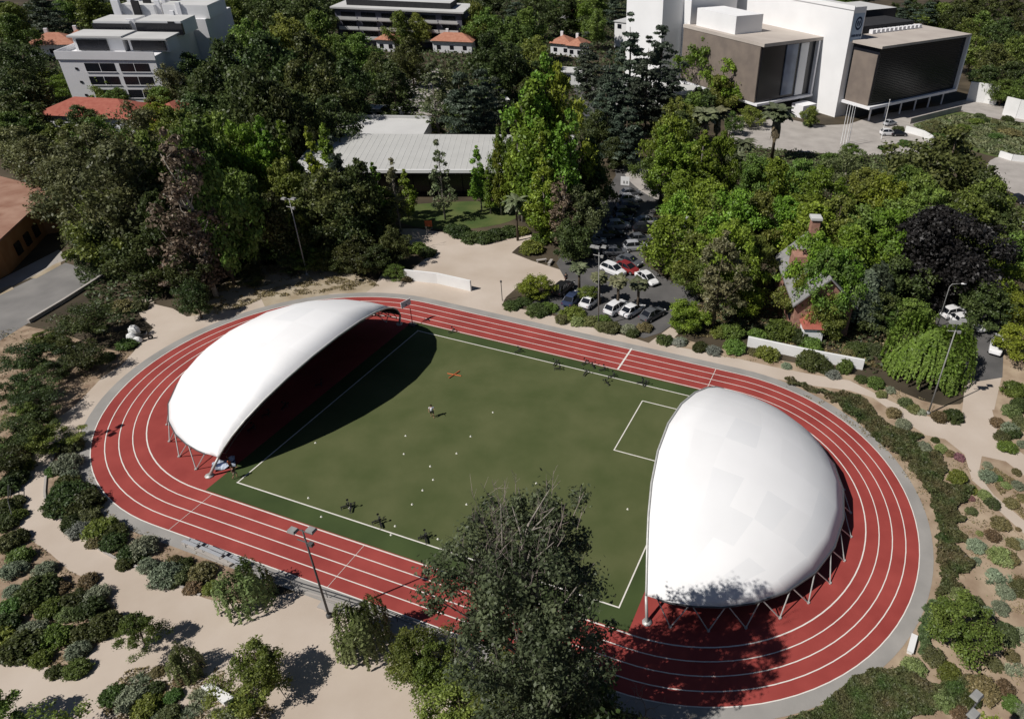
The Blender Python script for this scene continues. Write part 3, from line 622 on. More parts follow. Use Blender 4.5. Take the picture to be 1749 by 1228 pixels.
proto('droop1', weeping(5, 5, 3.4, L_yel, 150, 2.2, .15, .07), 5, 3.4, 'pepper_tree', 'tree')
proto('drooped', weeping(6, 10, 6, leafm('leaf_drooped', (0.081, 0.0992, 0.0605), (0.1485, 0.1654, 0.108)), 620, 3.0, .24, .18), 10, 6, 'pepper_tree', 'tree')
def palm(seed, H, fan, skirt, cr):
    rng = np.random.default_rng(seed); V = []
    def frond(a, el, L_, w_, z, lm=None):
        n = 7; p = np.array([0, 0, z], float); d = np.array([math.cos(a)*math.cos(el), math.sin(a)*math.cos(el), math.sin(el)]); side = np.array([-math.sin(a), math.cos(a), 0])
        for j in range(n):
            q = p+d*L_/n; d = d+np.array([0, 0, -.22]); d /= np.linalg.norm(d); ww = w_*(math.sin(math.pi*(j+.8)/(n+.6)))
            drop = np.array([0, 0, -.35*ww])
            V.extend([p, p+side*ww+drop, q+side*ww*.9+drop, q]); V.extend([p, q, q-side*ww*.9+drop, p-side*ww+drop]); p = q
    for k in range(60 if fan else 44): frond(rng.random()*6.28, -.5+1.6*rng.random()**.8, cr*(.8+.3*rng.random()), cr*(.28 if fan else .16), H-.2)
    me = mesh_quads('crown', np.array(V), L_palm)
    mb = MB(); mb.tube([(0, 0, 0), (.05, 0, H*.5), (0, 0, H)], [.24, .17, .2], 8)
    if skirt:
        V = []
        for k in range(110): frond(rng.random()*6.28, -1.1-.25*rng.random(), cr*(.5+.6*rng.random()), cr*.16, H-.3-rng.random()*H*.30)
        return me, mb.mesh('trunk', M_bark, True), mesh_quads('dead_frond_skirt', np.array(V), L_dry)
    return me, mb.mesh('trunk', M_bark, True)
proto('palmf', palm(1, 6, True, False, 1.5), 6.5, 3, 'fan_palm', 'palm')
proto('palmb', palm(2, 9, True, True, 2.3), 10, 4.6, 'fan_palm', 'palm')
proto('palmd', palm(3, 8, False, False, 2.8), 9, 5.6, 'feather_palm', 'palm')
# shrubs
def mound(seed, nc, cr, nl, ls, lm, flat=.75, name='shrub'):
    rng = np.random.default_rng(seed); d = sph(rng, nc); d[:, 2] = abs(d[:, 2])*.95; q = rng.random((nc, 1))**.2
    P = d*q*(1-cr*.8); P = P+rng.normal(size=(nc, 3))*.03; P[:, 2] = P[:, 2]*.85+.12
    V = clumps(rng, P, [cr*(.7+.6*rng.random()) for _ in range(nc)], nl, ls, .9, .5)
    V[:, 2] = np.maximum(V[:, 2], .02); return (mesh_quads(name, V, lm),)
def spiky(seed, nr, lm):
    rng = np.random.default_rng(seed); V = []
    for r_ in range(nr):
        a0 = rng.random()*6.28; q = rng.random()**.5*.72; c = np.array([q*math.cos(a0), q*math.sin(a0), .05])
        for k in range(26):
            a = rng.random()*6.28; el = .25+1.2*rng.random(); d = np.array([math.cos(a)*math.cos(el), math.sin(a)*math.cos(el), math.sin(el)]); sd_ = np.array([-math.sin(a), math.cos(a), 0])*.028
            L_ = .42*(.7+.5*rng.random()); V += [c-sd_, c+sd_, c+d*L_*.6+sd_, c+d*L_]
    return (mesh_quads('shrub', np.array(V), lm),)
SH = {'S': (L_silver, 'silver green', 'mounded shrub'), 'G': (L_grey, 'pale grey', 'rounded shrub'), 'D': (L_dark, 'dark green', 'dense shrub'), 'M': (L_mid, 'green', 'bushy shrub'), 'B': (leafm('leaf_lime', (0.0784, 0.1317, 0.0269), (0.1344, 0.1976, 0.0538)), 'bright green', 'low shrub'), 'O': (L_olive, 'olive', 'loose shrub'), 'N': (L_brn, 'brownish', 'dry shrub'), 'R': (L_red, 'reddish', 'low shrub'), 'Y': (L_yel, 'yellow green', 'grassy shrub')}
for k, (lm, _, _) in SH.items():
    for i in range(2): proto('s%s%d' % (k, i), mound(100+ord(k)+i*7, 85, .2, 75, .065 if k in 'SG' else .09, lm), 1, 2, 'shrub', 'shrub')
for i in range(2): proto('sA%d' % i, spiky(300+i, 16, L_silver), 1, 2, 'spiky_plant', 'plant')
SH['A'] = (L_silver, 'silver', 'spiky rosette plant')
seen = {}
REG = {}
def place(kind, loc, H, W, rz=None, reg=None, px=0, group=None, label=None):
    meshes, H0, W0, name, cat = PROTO[kind]
    rnd = random.Random(int(loc[0]*131+loc[1]*977)); rz = rnd.random()*6.28 if rz is None else rz; sc = (W/W0, W/W0*rnd.uniform(.92, 1.08), H/H0)
    if kind in seen: o = dup(seen[kind], loc, rz, sc)
    else:
        if len(meshes) == 1:
            o = bpy.data.objects.new(name, meshes[0]); COL.objects.link(o)
        else:
            o = thing(name, None, None)
            for me in meshes:
                c = bpy.data.objects.new(me.name.split('.')[0], me); COL.objects.link(c); c.parent = o
        o.location = loc; o.rotation_euler = (0, 0, rz); o.scale = sc; seen[kind] = o
    for c in o.children_recursive: pass
    o['category'] = cat
    for k in ('label', 'group'):
        if k in o: del o[k]
    if label: o['label'] = label
    if group: o['group'] = group
    if reg: REG.setdefault(reg, []).append((px, o))
    return o
ORD = 'first second third fourth fifth sixth seventh eighth ninth tenth eleventh twelfth thirteenth fourteenth fifteenth sixteenth seventeenth eighteenth nineteenth twentieth'.split()
def ordn(i):
    if i < 20: return ORD[i]
    t, u = divmod(i+1, 10); tens = {2: 'twenty', 3: 'thirty', 4: 'forty', 5: 'fifty', 6: 'sixty'}[t]
    return tens+'-'+ORD[u-1] if u else {'twenty': 'twentieth', 'thirty': 'thirtieth', 'forty': 'fortieth', 'fifty': 'fiftieth', 'sixty': 'sixtieth'}[tens]
KD = {'broad': 'bright green round tree', 'mid': 'leafy green tree', 'dark': 'dark evergreen tree', 'cone': 'bright conical tree', 'col': 'tall bright columnar tree', 'euca': 'loose olive eucalyptus', 'conifer': 'dark tiered conifer', 'brnconifer': 'brown green conifer', 'cypress': 'dense dark cypress', 'plum': 'purple black plum tree', 'dry': 'dry brown tree', 'thin': 'thin sparse sapling', 'small': 'small dark spreading tree', 'young': 'small young tree', 'willow': 'bright weeping willow', 'droop': 'drooping yellow green tree', 'drooped': 'grey green drooping tree', 'palmf': 'short fan palm', 'palmb': 'fan palm with brown skirt', 'palmd': 'feathery palm'}
def trees(place_phrase, short, table):
    """rows: kind top_x top_y height width (photo pixels / metres)"""
    for row in table.strip().replace('\n', ';').split(';'):
        if not row.strip(): continue
        k, x, y, H, W = row.split(); x, y, H, W = float(x), float(y), float(H), float(W)
        q = at(x, y, H*.97); base = Vector((q.x, q.y, 0))
        kk = k if k in PROTO else k+str(random.Random(int(x*7+y)).randrange(3 if k+'2' in PROTO else 2))
        place(kk, base, H, W, reg=(KD[k], place_phrase), px=x, group=short)
def shrubs(place_phrase, ox, oy, s, rows, hf=.8):
    for row in rows.split(';'):
        if not row.strip(): continue
        a = row.split(); x, y, r = ox+float(a[1])/s, oy+float(a[2])/s, float(a[3])/s
        h = (float(a[4]) if len(a) > 4 else hf)
        R_ = r/ppm(x, y); q = at(x, y+r*.15, R_*h*.5)
        place('s%s%d' % (a[0], (int(x)+int(y)) % 2), Vector((q.x, q.y, 0)), R_*h*1.15, R_*2.1, reg=(SH[a[0]][1]+' '+SH[a[0]][2], place_phrase), px=x, group='shrubs '+place_phrase)
# ---- foreground
rng = np.random.default_rng(9)
def big_tree():
    H, W = 23.5, 11.6; cen = []; rad = []
    for k in range(420):
        t = rng.random()**.85; a = rng.random()*6.283; pr = (math.sin(math.pi*(t*.56+.36)))**.5*(.6+.4*t); q = rng.random()**.45*pr*W/2*(1+.22*math.sin(3*a+5*t)+.15*math.sin(7*a+3))
        cen.append((q*math.cos(a), q*math.sin(a), 5+(H-6.2)*t)); rad.append(.4+.55*rng.random())
    cen = np.array(cen); V = clumps(rng, cen, rad, 120, .145, .95, .3, .45)
    mb = MB(); mb.tube([(0, 0, -.2), (.1, .1, 5), (-.2, .2, 11), (0, 0, 19)], [.5, .4, .3, .1], 9)
    for i in rng.choice(len(cen), 90, replace=False):
        t = cen[i]*1.05; s0 = np.array([0, 0, max(4, t[2]-np.hypot(t[0], t[1])*1.2-2)]); m = (s0+t)/2+rng.normal(size=3)*.4; mb.tube([s0, m, t], [.12, .07, .02], 5, cap=False)
    tw = MB()
    for k in range(230):
        a = rng.random()*6.283 if k % 3 else 2.2+2.2*rng.random(); z = 13+10.5*rng.random()**.6 if k < 170 else 6+10*rng.random(); q = W/2*(.25+.65*rng.random())*(1.15 if z < 18 else .75)
        p0 = np.array([q*math.cos(a)*.75, q*math.sin(a)*.75, z-1]); L_ = .9+1.1*rng.random(); d = np.array([math.cos(a)*.28+rng.normal()*.12, math.sin(a)*.28+rng.normal()*.12, 1])
        p1 = p0+d*L_; tw.tube([p0, p1], [.018, .008], 3, cap=False)
        for j in range(4):
            t = .3+.6*rng.random(); e = p0+d*L_*t; tw.tube([e, e+np.array([rng.normal()*.3, rng.normal()*.3, .5+.4*rng.random()])], [.009, .005], 3, cap=False)
    R = thing('eucalyptus_tree', 'large foreground tree with bare upright twigs, overlapping the near side of the track', 'tree')
    o = bpy.data.objects.new('crown', mesh_quads('crown', V, leafm('leaf_big', (0.054, 0.0741, 0.0346), (0.1215, 0.1455, 0.0726), obj=0, isl=.5))); COL.objects.link(o); o.parent = R
    mb.build('trunk', M_barkp, R, True); tw.build('bare_twigs', M_barkd, R)
    return R
R = big_tree(); q = at(892, 905, 22); R.location = (q.x, q.y, 0)
def bare_tree(loc, H, name, label, seed, nb=12, th=.09):
    r2 = np.random.default_rng(seed); mb = MB()
    def grow(p, d, L_, r_, dep):
        pts = [p]; q = p.copy(); dd = d.copy()
        for k in range(3): dd = dd+r2.normal(size=3)*.18; dd /= np.linalg.norm(dd); q = q+dd*L_/3; pts.append(q.copy())
        mb.tube(pts, list(np.linspace(r_, r_*.5, 4)), 5, cap=False)
        if dep:
            for k in range(3 if dep > 1 else 4):
                nd = dd+r2.normal(size=3)*.55; nd[2] = abs(nd[2])*.8+.1; nd /= np.linalg.norm(nd); grow(q if k < 2 else pts[2], nd, L_*.68, r_*.5, dep-1)
    grow(np.zeros(3), np.array([.1, .1, 1.]), H*.36, th, 4)
    o = mb.build('trunk', M_barkp); R = thing(name, label, 'tree', loc); o.parent = R; return R
q = at(1100, 1235); bare_tree(Vector((q.x, q.y, 0)), 5.5, 'bare_tree', 'leafless pale branched tree in the tree shade at the bottom edge', 4)
q = at(1165, 1260); bare_tree(Vector((q.x, q.y, 0)), 4.0, 'bare_tree', 'small leafless sapling right of the larger leafless tree, bottom edge', 8, th=.05)
q = at(755, 415); bare_tree(Vector((at(722, 425).x, at(722, 425).y, 0)), 4.0, 'bare_tree', 'small leafless tree at the edge of the gravel court', 12, th=.06)
trees('beside the lower gravel path', 'young trees beside the lower path', """
young 690 1095 4.6 4.0; young 722 1120 4.2 3.6; droop 604 1030 5.6 4.0; droop 402 968 4.4 4.2; droop 300 1105 3.2 2.4; young -70 1190 5 4; young -10 1262 5.5 4.5; young 432 1112 4.8 4.2; young 222 1052 3.6 2.7; mid 860 1150 7 6; dark 960 1130 7 7; mid 780 1180 4.6 4.5; dark 1010 1215 5 5""")
trees('in the right garden', 'trees in the right garden', "mid 1638 1030 4.8 5.0; broad 1700 1236 4 3")
trees('above the bottom edge shade', 'tall trees at the bottom edge', "dark 1050 1330 17 9; dark 985 1290 15 8; dark 1110 1370 14 8; mid 1180 1420 13 8")
# ---- left slope
trees('on the slope left of the track', 'small trees on the left slope', """
small 146 524 4.2 7; small 96 572 3 4.5; young 70 565 3 3.2; small 40 590 3.6 6; small 138 594 3.2 5.6; small 98 616 2.6 3.4; small 52 640 3.2 5; small 15 650 3.4 4; small 36 680 3 4.6; small 72 694 2.2 3; small 18 718 3.6 5; young 60 735 2.8 3.6; small 10 770 2.8 4.5; young 40 690 3 3; """)
trees('behind the left canopy', 'trees behind the left canopy', """
small 433 448 2.4 3.2; small 492 440 3 3.6; mid 470 395 5.5 6; dark 662 388 6.5 4.4; dark 600 405 6 6.5; dark 640 420 5 5; young 555 425 3.6 4.4; young 672 452 2.4 3; young 620 432 3 3; young 520 418 4 4; dark 575 430 3.4 4; mid 545 380 5 5; young 385 425 3 3.4; young 350 432 3.2 4; small 430 470 2 3""")
# ---- left mass
trees('of the left tree mass', 'tall trees left of the sports hall', """
euca 60 232 13 10; euca 25 215 11 9; euca 140 212 15 11; euca 190 240 20 12; euca 120 292 14 10; mid 165 330 12 10; mid 245 222 20 9; euca 212 292 16 9; dark 170 380 8 8; dark 230 400 9 8; euca 140 385 8 7; dry 278 222 24 6.5; mid 332 262 20 8; mid 322 205 20 10; mid 362 190 19 10; broad 345 262 15 9; broad 400 205 18 8; mid 402 296 15 8; mid 352 350 11 8; euca 205 345 11 8; euca 95 270 13 9; broad 378 245 15 7; dark 260 330 14 7; mid 290 180 16 9; euca 225 172 15 9; dark 300 430 8 5; dark 322 478 6 4; dark 425 335 11 7; dark 380 390 6 6; dry 292 330 14 5; dry 300 410 9 5""")
trees('in the row before the pale hall', 'trees in front of the pale hall', """
cone 440 197 19 6; cone 476 205 18 6; cone 523 216 17 4.6; cone 550 210 18 5; conifer 565 232 17 7; dark 556 290 14 9; dark 606 275 14 7.5; cone 636 277 12.5 4.4; thin 666 271 13 4.6; thin 745 240 14.5 5; cone 813 248 12.5 3.8; mid 500 340 10 7; dark 520 300 12 8; dark 585 330 11 8; cone 690 290 9 3.4; dark 455 330 12 7; mid 480 270 13 7; cone 832 285 9 3.4; mid 655 320 8 5; dark 630 345 7 6""")
# ---- tall centre
trees('of the tall centre clump', 'tall bright trees right of the hall', """
col 931 95 29 7.5; col 957 108 28 6.5; col 905 135 26 8; cone 882 178 21 6; col 972 190 22 6; mid 858 210 16 4.6; cone 848 240 14 3.6; cone 880 238 15 4.5; dry 962 300 13 4; dark 1005 235 15 7; mid 1010 262 12 6; euca 985 320 11 6; cone 925 225 19 6; col 938 300 12 5; dark 1000 340 8 5; palmd 880 336 8 5.4; dark 978 370 8 6""")
trees('beside the parking rows', 'palms beside the parked cars', "palmf 989 452 5.2 3; palmf 1024 468 5.0 3; palmf 1056 474 5.4 3.3; palmf 1091 479 5.4 3.3; broad 912 474 3.6 4.6; broad 1170 515 4.4 5; young 1006 488 3 2.6")
trees('of the hall forecourt', 'trees by the hall annex', """
cypress 668 108 15 8.5; thin 735 108 17 9; conifer 782 120 19 12; conifer 820 115 19 11; euca 772 105 17 8; dark 800 150 12 9; mid 850 150 10 6; conifer 845 130 15 8; dark 590 100 16 9; dark 560 165 14 10; dark 505 155 16 11; dark 470 140 19 11; dark 432 110 22 12; young 720 195 4 5; young 700 200 3 4; young 745 205 4 5; mid 580 75 17 9; dark 640 90 12 7""")
trees('of the dark upper left wood', 'dark trees in the upper left', """
dark 380 60 20 13; dark 400 110 20 13; dark 450 55 22 13; dark 350 110 17 12; dark 330 160 14 11; mid 420 30 18 12; mid 480 22 19 12; dark 520 55 21 12; dark 540 115 16 11; mid 540 20 18 11; dark 500 100 18 11; dark 370 160 14 10; dark 320 90 12 8; mid 175 125 8 7; mid 195 150 8 7; broad 70 118 6 8; broad 98 130 6 7; dark 30 120 12 11; dark 10 70 14 12; mid 12 25 13 9; mid 110 -8 10 9; dark 60 -6 11 10; dark 20 160 10 10; mid 40 175 8 8; mid 5 190 9 9; mid 270 150 8 7; dark 255 165 6 6; mid 225 210 9 8; mid 100 205 9 8; mid 160 200 10 8; dark 130 180 7 6; broad 262 175 8 7; dark 300 30 16 10; dark 340 10 15 11; dark 0 130 12 10; euca 280 110 12 7; mid 395 -8 14 12""")
trees('of the upper centre wood', 'trees in the upper centre', """
mid 610 58 13 10; dark 696 62 14 9; mid 712 22 12 7; mid 812 5 15 9; mid 740 -14 10 9; dark 832 52 18 13; mid 868 28 17 13; mid 900 14 17 12; mid 915 60 14 11; dark 850 88 13 10; mid 680 20 13 8; mid 830 12 14 11; dark 880 80 13 10; conifer 1002 55 18 11; conifer 1042 88 20 12; conifer 1078 22 26 13; conifer 1108 62 22 12; conifer 1130 40 23 12; conifer 1040 140 15 10; conifer 1072 165 15 10; conifer 1150 120 14 8; mid 1022 16 14 8; mid 945 -12 12 8; mid 920 100 9 8; dark 905 130 9 7; broad 1000 2 14 9; mid 1160 165 12 8; dark 1020 190 10 7; dark 1050 235 7 6""")
# far belt, beyond the first blocks
rb = random.Random(77)
for k in range(46):
    x = -60+k*41+rb.uniform(-15, 15); y = rb.uniform(-34, 6)
    if 1130 < x < 1480 or (560 < x < 760) or 100 < x < 320: y = rb.uniform(-40, -22)
    Hh = rb.uniform(11, 18); q = at(x, y, Hh); kd = rb.choice(['dark', 'mid', 'mid', 'dark', 'conifer'])
    place(kd+str(rb.randrange(2)), Vector((q.x, q.y, 0)), Hh, rb.uniform(12, 18), reg=(KD[kd], 'in the far belt along the top edge'), px=x, group='far trees along the top edge')
trees('on the hill right of the office', 'trees on the dark hillside at right', """
dark 1600 -5 14 13; dark 1640 8 15 13; mid 1680 18 15 13; dark 1720 30 15 13; mid 1670 62 13 11; dark 1705 75 14 12; mid 1745 60 14 12; dark 1735 105 12 11; dark 1690 112 10 9; mid 1720 135 8 8; dark 1560 -2 12 10; dark 1530 4 12 9; mid 1760 130 10 9; mid 1655 30 14 9; dark 1765 20 15 13""")
# ---- right mass
trees('beside the office forecourt', 'trees beside the office forecourt', """
broad 1214 52 19 13; broad 1252 92 15 12; mid 1232 130 10 9; dark 1200 150 8 8; mid 1285 182 5 7; palmb 1331 182 12.5 8; palmb 1206 188 10.5 7; palmb 1228 186 10 6.5; palmd 1272 238 8 6.5; palmd 1262 262 7 6; mid 1388 182 5.5 4.5; cypress 1385 190 4 3; mid 1188 160 12 8; dark 1165 190 12 8; mid 1250 190 6 5; mid 1455 245 5 5; mid 1420 262 6 6; euca 1600 205 4 5""")
trees('of the right tree mass', 'trees between the parking lot and the office', """
broad 1150 195 15 8; col 1135 215 15 6; cone 1205 222 15 6.5; broad 1238 225 14 7; broad 1182 240 12 7; mid 1290 262 11 8; broad 1328 268 11 7; mid 1372 270 11 8; broad 1410 285 11 8; euca 1450 262 10 8; mid 1485 285 11 9; broad 1520 300 11 8; mid 1560 285 12 10; dark 1640 218 18 17; dark 1690 285 13 10; mid 1600 322 12 11; mid 1120 262 8 6; broad 1165 290 9 7; broad 1215 305 12 8; broad 1260 325 12 8; mid 1305 330 11 8; broad 1345 335 11 8; broad 1395 345 12 9; mid 1440 335 13 9; mid 1485 350 13 10; broad 1525 355 13 9; mid 1570 368 11 9; broad 1145 368 10.5 9; broad 1170 330 9 8; mid 1190 395 9 7; broad 1258 375 13 8; brnconifer 1236 395 15 6; mid 1290 400 10 7; mid 1205 440 7 6; broad 1400 395 13 7; broad 1430 420 12 8; drooped 1488 445 10 8; mid 1418 425 12 7; broad 1405 470 8 5; mid 1425 500 7 6; plum 1622 358 15 16.5; dark 1700 325 12 11; mid 1740 395 8 8; mid 1700 305 13 9; broad 1725 450 7 7; broad 1745 505 5 6; broad 1748 560 4.6 5.5; mid 1560 515 5 6.5; young 1530 522 4 4; mid 1395 378 11 6; broad 1465 385 12 8; dark 1690 480 8 7; mid 1275 440 8 5; dark 1540 440 9 8; dark 1500 490 7 6; mid 1220 330 11 7; willow 1605 548 7.4 11.5; broad 1380 330 10 8; broad 1283 490 5 5; mid 1392 468 8 6.5; mid 1378 498 6 5; broad 1410 440 10 6; broad 1392 492 6 5; mid 1425 530 5 5; mid 1665 335 13 9; mid 1580 300 12 9""")
# ---- shrubs
shrubs('in the lower left garden', 0, 808, 2.915, "S 480 590 62 .9;S 160 770 70;S 380 870 62;S 60 470 60;M 250 660 65;D 360 620 65;D 450 660 75;D 520 740 78;D 110 840 100;D 420 780 65;M 270 800 75;D 190 560 95;Y 330 690 50;B 60 650 60;M 200 910 55;D 270 980 44;B 380 960 60;B 560 1090 62;B 100 400 60;D 80 310 55;O 40 330 60;S 215 470 55;G 250 540 40;D 20 740 70;S 60 580 45;D 140 640 55;N 300 560 40;D 30 240 50;M 90 200 40;N 440 520 45;M -20 820 80;D 20 160 60;N 10 880 50", .9)
shrubs('in the bed at the lower left bend', 0, 808, 2.915, "S 710 350 75 .95;S 820 490 82 .95;S 730 450 52;G 390 270 60;D 640 390 60;D 560 330 60;D 420 130 85;D 330 130 85;B 370 240 36;M 500 260 78;D 330 40 62;O 900 500 62;N 1000 480 66;N 960 560 45;D 560 280 60;O 440 200 55;N 480 330 48;D 620 440 45;D 690 390 45;D 920 440 40;N 860 430 40;M 1050 560 45", .85)
shrubs('around the bottom left bench', 0, 808, 2.915, "S 650 1110 75 .9;A 980 1110 78;S 380 1200 0.1;M 720 1150 74;A 1080 1190 60;A 800 1190 60;A 690 1010 60;M 1200 1150 66;B 860 1100 45;N 900 1020 40;O 840 1190 60;S 1120 1220 60;A 940 1180 60;B 1160 1190 45;D 760 1070 50;N 780 980 36".replace('S 380 1200 0.1;', ''), .8)
shrubs('in the narrow bed at the left bend', 0, 500, 3.07, "O 380 785 58;S 350 880 74 .95;B 280 925 42;S 365 955 52;D 345 1040 92;D 300 1100 76;D 440 1030 56;D 380 1190 60;O 450 1180 40;D 410 1100 60", .9)
shrubs('on the left slope', 0, 500, 3.07, "B 660 262 46;N 640 60 60;O 730 60 45;N 260 240 60;D 20 1000 70;D 40 1120 60;O 90 1080 40;M 30 870 60;N 100 850 50;D 560 330 40;M 110 900 60;D 80 960 60;O 170 720 60;B 60 800 70;D 20 1180 50", .8)
shrubs('in the right garden bed', 1500, 720, 4.386, "S 200 15 52 .8;S 345 185 58 .8;D 430 130 34;M 600 400 78 .95;S 820 390 74;B 900 420 36;S 1050 470 56;N 1000 600 56;O 860 600 64;N 920 750 74;N 860 840 60;S 1060 900 56;A 780 920 70;N 980 1000 76;Y 880 990 66;S 745 1030 30;S 870 1130 62;A 980 1170 66;D 980 180 60;S 1080 160 44;D 1000 60 74;S 820 320 44;R 610 255 46;N 1040 370 40;Y 960 470 40;N 1080 560 40;Y 800 540 56;Y 470 190 50;N 540 230 40;M 700 500 50;Y 760 830 30;N 1050 800 24;R 700 570 30;O 700 660 46;Y 60 40 40;N 1060 1180 50", .75)
shrubs('in the lower right garden', 1149, 808, 2.915, "S 1560 680 42;S 1635 660 48;O 1660 785 66;S 1740 790 46;A 1610 510 64;S 1655 580 50 .6;Y 1640 400 66;S 1510 350 50;N 1700 340 40;A 1705 960 64;N 1690 900 40;N 1655 1060 52;B 1690 1135 54;O 1600 940 44;N 1540 1060 84;D 1480 1100 60;Y 1200 960 66;A 1500 430 36;O 1740 560 56;Y 1440 600 56;O 1500 640 60;N 1560 760 40;S 1730 1170 50;Y 1350 1120 60;N 1420 1180 50;M 1380 980 60;O 1300 900 60;N 1620 820 34", .75)
shrubs('along the upper path', 1149, 400, 2.915, "G 30 530 36;G 205 572 40 .8;M 310 550 56;M 470 582 60;S 565 650 28 .8;D 690 612 76;D 760 650 50;G 800 690 38 .8;B 860 650 44 1.3;D 940 715 32;B 1010 730 46;S 1085 770 28;S 1150 935 42 .8;S 1250 1050 42 .8;D 1400 895 52;S 1240 880 26;M 300 470 64;M 540 460 84;M 420 490 50;D 640 500 60;S 1680 960 50;M 1670 1050 48;O 1740 930 50;N 1620 930 40;O 1160 830 40;Y 1200 860 36;N 1330 900 44;Y 1040 790 30;D 130 560 34;N 400 580 30;M 230 480 44;M 690 540 60;D 920 560 60;O 990 560 50;N 880 590 40;M 1700 760 60;D 1730 840 50;Y 1690 870 50;O 1640 1000 44;N 1100 880 40", .85)
shrubs('beside the parking lot', 600, 340, 2.915, "D 800 520 50 .5;D 930 540 66 .5;M 980 530 50 .5;Y 1130 600 40;Y 1190 600 40;O 1300 630 48;S 1380 640 42;D 1400 660 36;M 1100 560 66 .6;M 1250 590 40 .6;M 1670 590 80 1.1;D 1560 690 44;S 1640 700 34;D 1740 725 38;N 1460 630 40;O 1050 590 40;D 860 500 40 .5;O 1250 625 40;B 480 480 0.1".replace(';B 480 480 0.1', ''), .8)
shrubs('below the hall lawn', 600, 340, 2.915, "D 540 150 60 .7;D 600 180 56 .7;D 660 180 56 .7;D 720 165 56 .7;D 790 150 56 .7;M 850 150 40 .8;D 500 140 44 .7;B 610 185 30;M 210 340 50;O 270 380 34;N 280 390 30;M 330 235 50;D 380 255 44;M 900 230 60;M 940 190 50", .8)
shrubs('on the hillside lawn', 1480, 150, 4.547, "O 880 210 50;D 920 250 46;D 1100 230 50;O 1000 260 46;M 640 330 66;B 560 360 60;B 300 420 60;B 470 450 44;M 760 300 60;D 1160 270 34;B 1010 370 60;O 250 310 50;N 1120 330 90 .4;M 860 250 60;B 130 460 40;O 1060 310 50", .6)
# continuous hedges of ground cover
def hedge(name, label, px, h, n, ls, lm, kind='stuff'):
    pts = smooth_poly([at(*q) for q in px], 4); xs = [p.x for p in pts]; ys = [p.y for p in pts]; rr = np.random.default_rng(len(px)*7)
    A = np.array([(p.x, p.y) for p in pts]); P = []
    q = np.column_stack([rr.uniform(min(xs), max(xs), n*4), rr.uniform(min(ys), max(ys), n*4)])
    ins = np.zeros(len(q), bool)
    for i in range(len(A)):
        x0, y0 = A[i]; x1, y1 = A[(i+1) % len(A)]; c = ((y0 > q[:, 1]) != (y1 > q[:, 1])) & (q[:, 0] < (x1-x0)*(q[:, 1]-y0)/((y1-y0)+1e-9)+x0); ins ^= c
    q = q[ins][:n]; z = h*(.62+.22*np.sin(q[:, 0]*2.1+1.3*np.sin(q[:, 1]*1.7))+.22*np.sin(q[:, 1]*2.6+1.9*np.sin(q[:, 0]*1.1))+.1*np.sin(q[:, 0]*5.3)*np.sin(q[:, 1]*6.1))
    # distance to the outline rounds the edge
    B = np.roll(A, -1, 0); dmin = np.full(len(q), 9.)
    for a, b in zip(A, B):
        ab = b-a; t = np.clip(((q-a)@ab)/(ab@ab+1e-9), 0, 1); dmin = np.minimum(dmin, np.linalg.norm(q-(a+t[:, None]*ab), axis=1))
    rag = .45+.4*np.sin(q[:, 0]*2.3+np.sin(q[:, 1]*1.9)*2)*np.sin(q[:, 1]*2.7+np.sin(q[:, 0]*1.3)*2)+.15*rr.random(len(q)); keep = dmin > rag*.55
    q, z, dmin = q[keep], z[keep], dmin[keep]; z = z*np.minimum(1, .35+dmin/.6)
    zz = z*(1-.35*rr.random(len(q))**2); C = np.column_stack([q, zz]); N_ = rr.normal(size=(len(q), 3))*.7+np.array([0, 0, .8])
    o = bpy.data.objects.new(name, mesh_quads(name, leaves(C, N_, ls, rr), lm)); COL.objects.link(o); o['kind'] = kind; o['label'] = label; return o
hp = "1338,647 1362,650 1385,660 1410,668 1440,670 1475,680 1492,700 1515,722 1545,738 1575,742 1580,752 1562,760 1600,772 1618,790 1620,812 1612,826 1640,830 1668,838 1655,858 1640,872 1655,890 1635,905 1652,915 1650,930 1636,938 1665,958 1662,978 1640,990 1650,1010 1600,1030 1592,1010 1598,980 1594,940 1596,900 1586,865 1574,838 1560,815 1540,790 1505,765 1480,740 1450,712 1420,690 1395,676 1370,668 1345,660"
hedge('groundcover', 'dark olive groundcover hedge hugging the right bend of the track', PX(hp), .75, 34000, .17, leafm('leaf_cover', (0.0607, 0.0926, 0.0277), (0.1418, 0.1164, 0.0587), obj=0, sc=.5))
hedge('groundcover', 'dark green groundcover at the bottom right below the track', PX("1330,1245 1345,1222 1400,1205 1418,1180 1460,1150 1500,1136 1550,1142 1590,1165 1640,1150 1680,1160 1690,1200 1640,1215 1560,1235 1450,1260"), .7, 22000, .15, leafm('leaf_cover2', (0.0675, 0.1125, 0.0311), (0.135, 0.1164, 0.0587), obj=0, sc=.5))
hedge('groundcover', 'strip of green groundcover between track and right garden shrubs', PX("1575,1030 1600,1025 1640,1035 1600,1080 1590,1120 1570,1125 1562,1080"), .6, 9000, .15, leafm('leaf_cover3', (0.081, 0.1323, 0.0475), (0.1485, 0.1984, 0.0864), obj=0, sc=.5))
hedge('undergrowth', 'low undergrowth beneath the right tree mass', PX("1200,300 1480,280 1680,330 1690,520 1600,540 1500,640 1400,590 1270,575 1200,540 1190,430 1120,350"), .6, 26000, .32, leafm('leaf_under', (0.054, 0.0767, 0.0311), (0.1013, 0.1323, 0.0518), obj=0, sc=.3))
hedge('undergrowth', 'low undergrowth beneath the left tree mass', PX("60,240 250,250 440,280 500,350 660,400 560,440 330,480 200,560 130,480 120,400 60,330"), .6, 30000, .32, leafm('leaf_under', (0.054, 0.0767, 0.0311), (0.1013, 0.1323, 0.0518), obj=0, sc=.3))
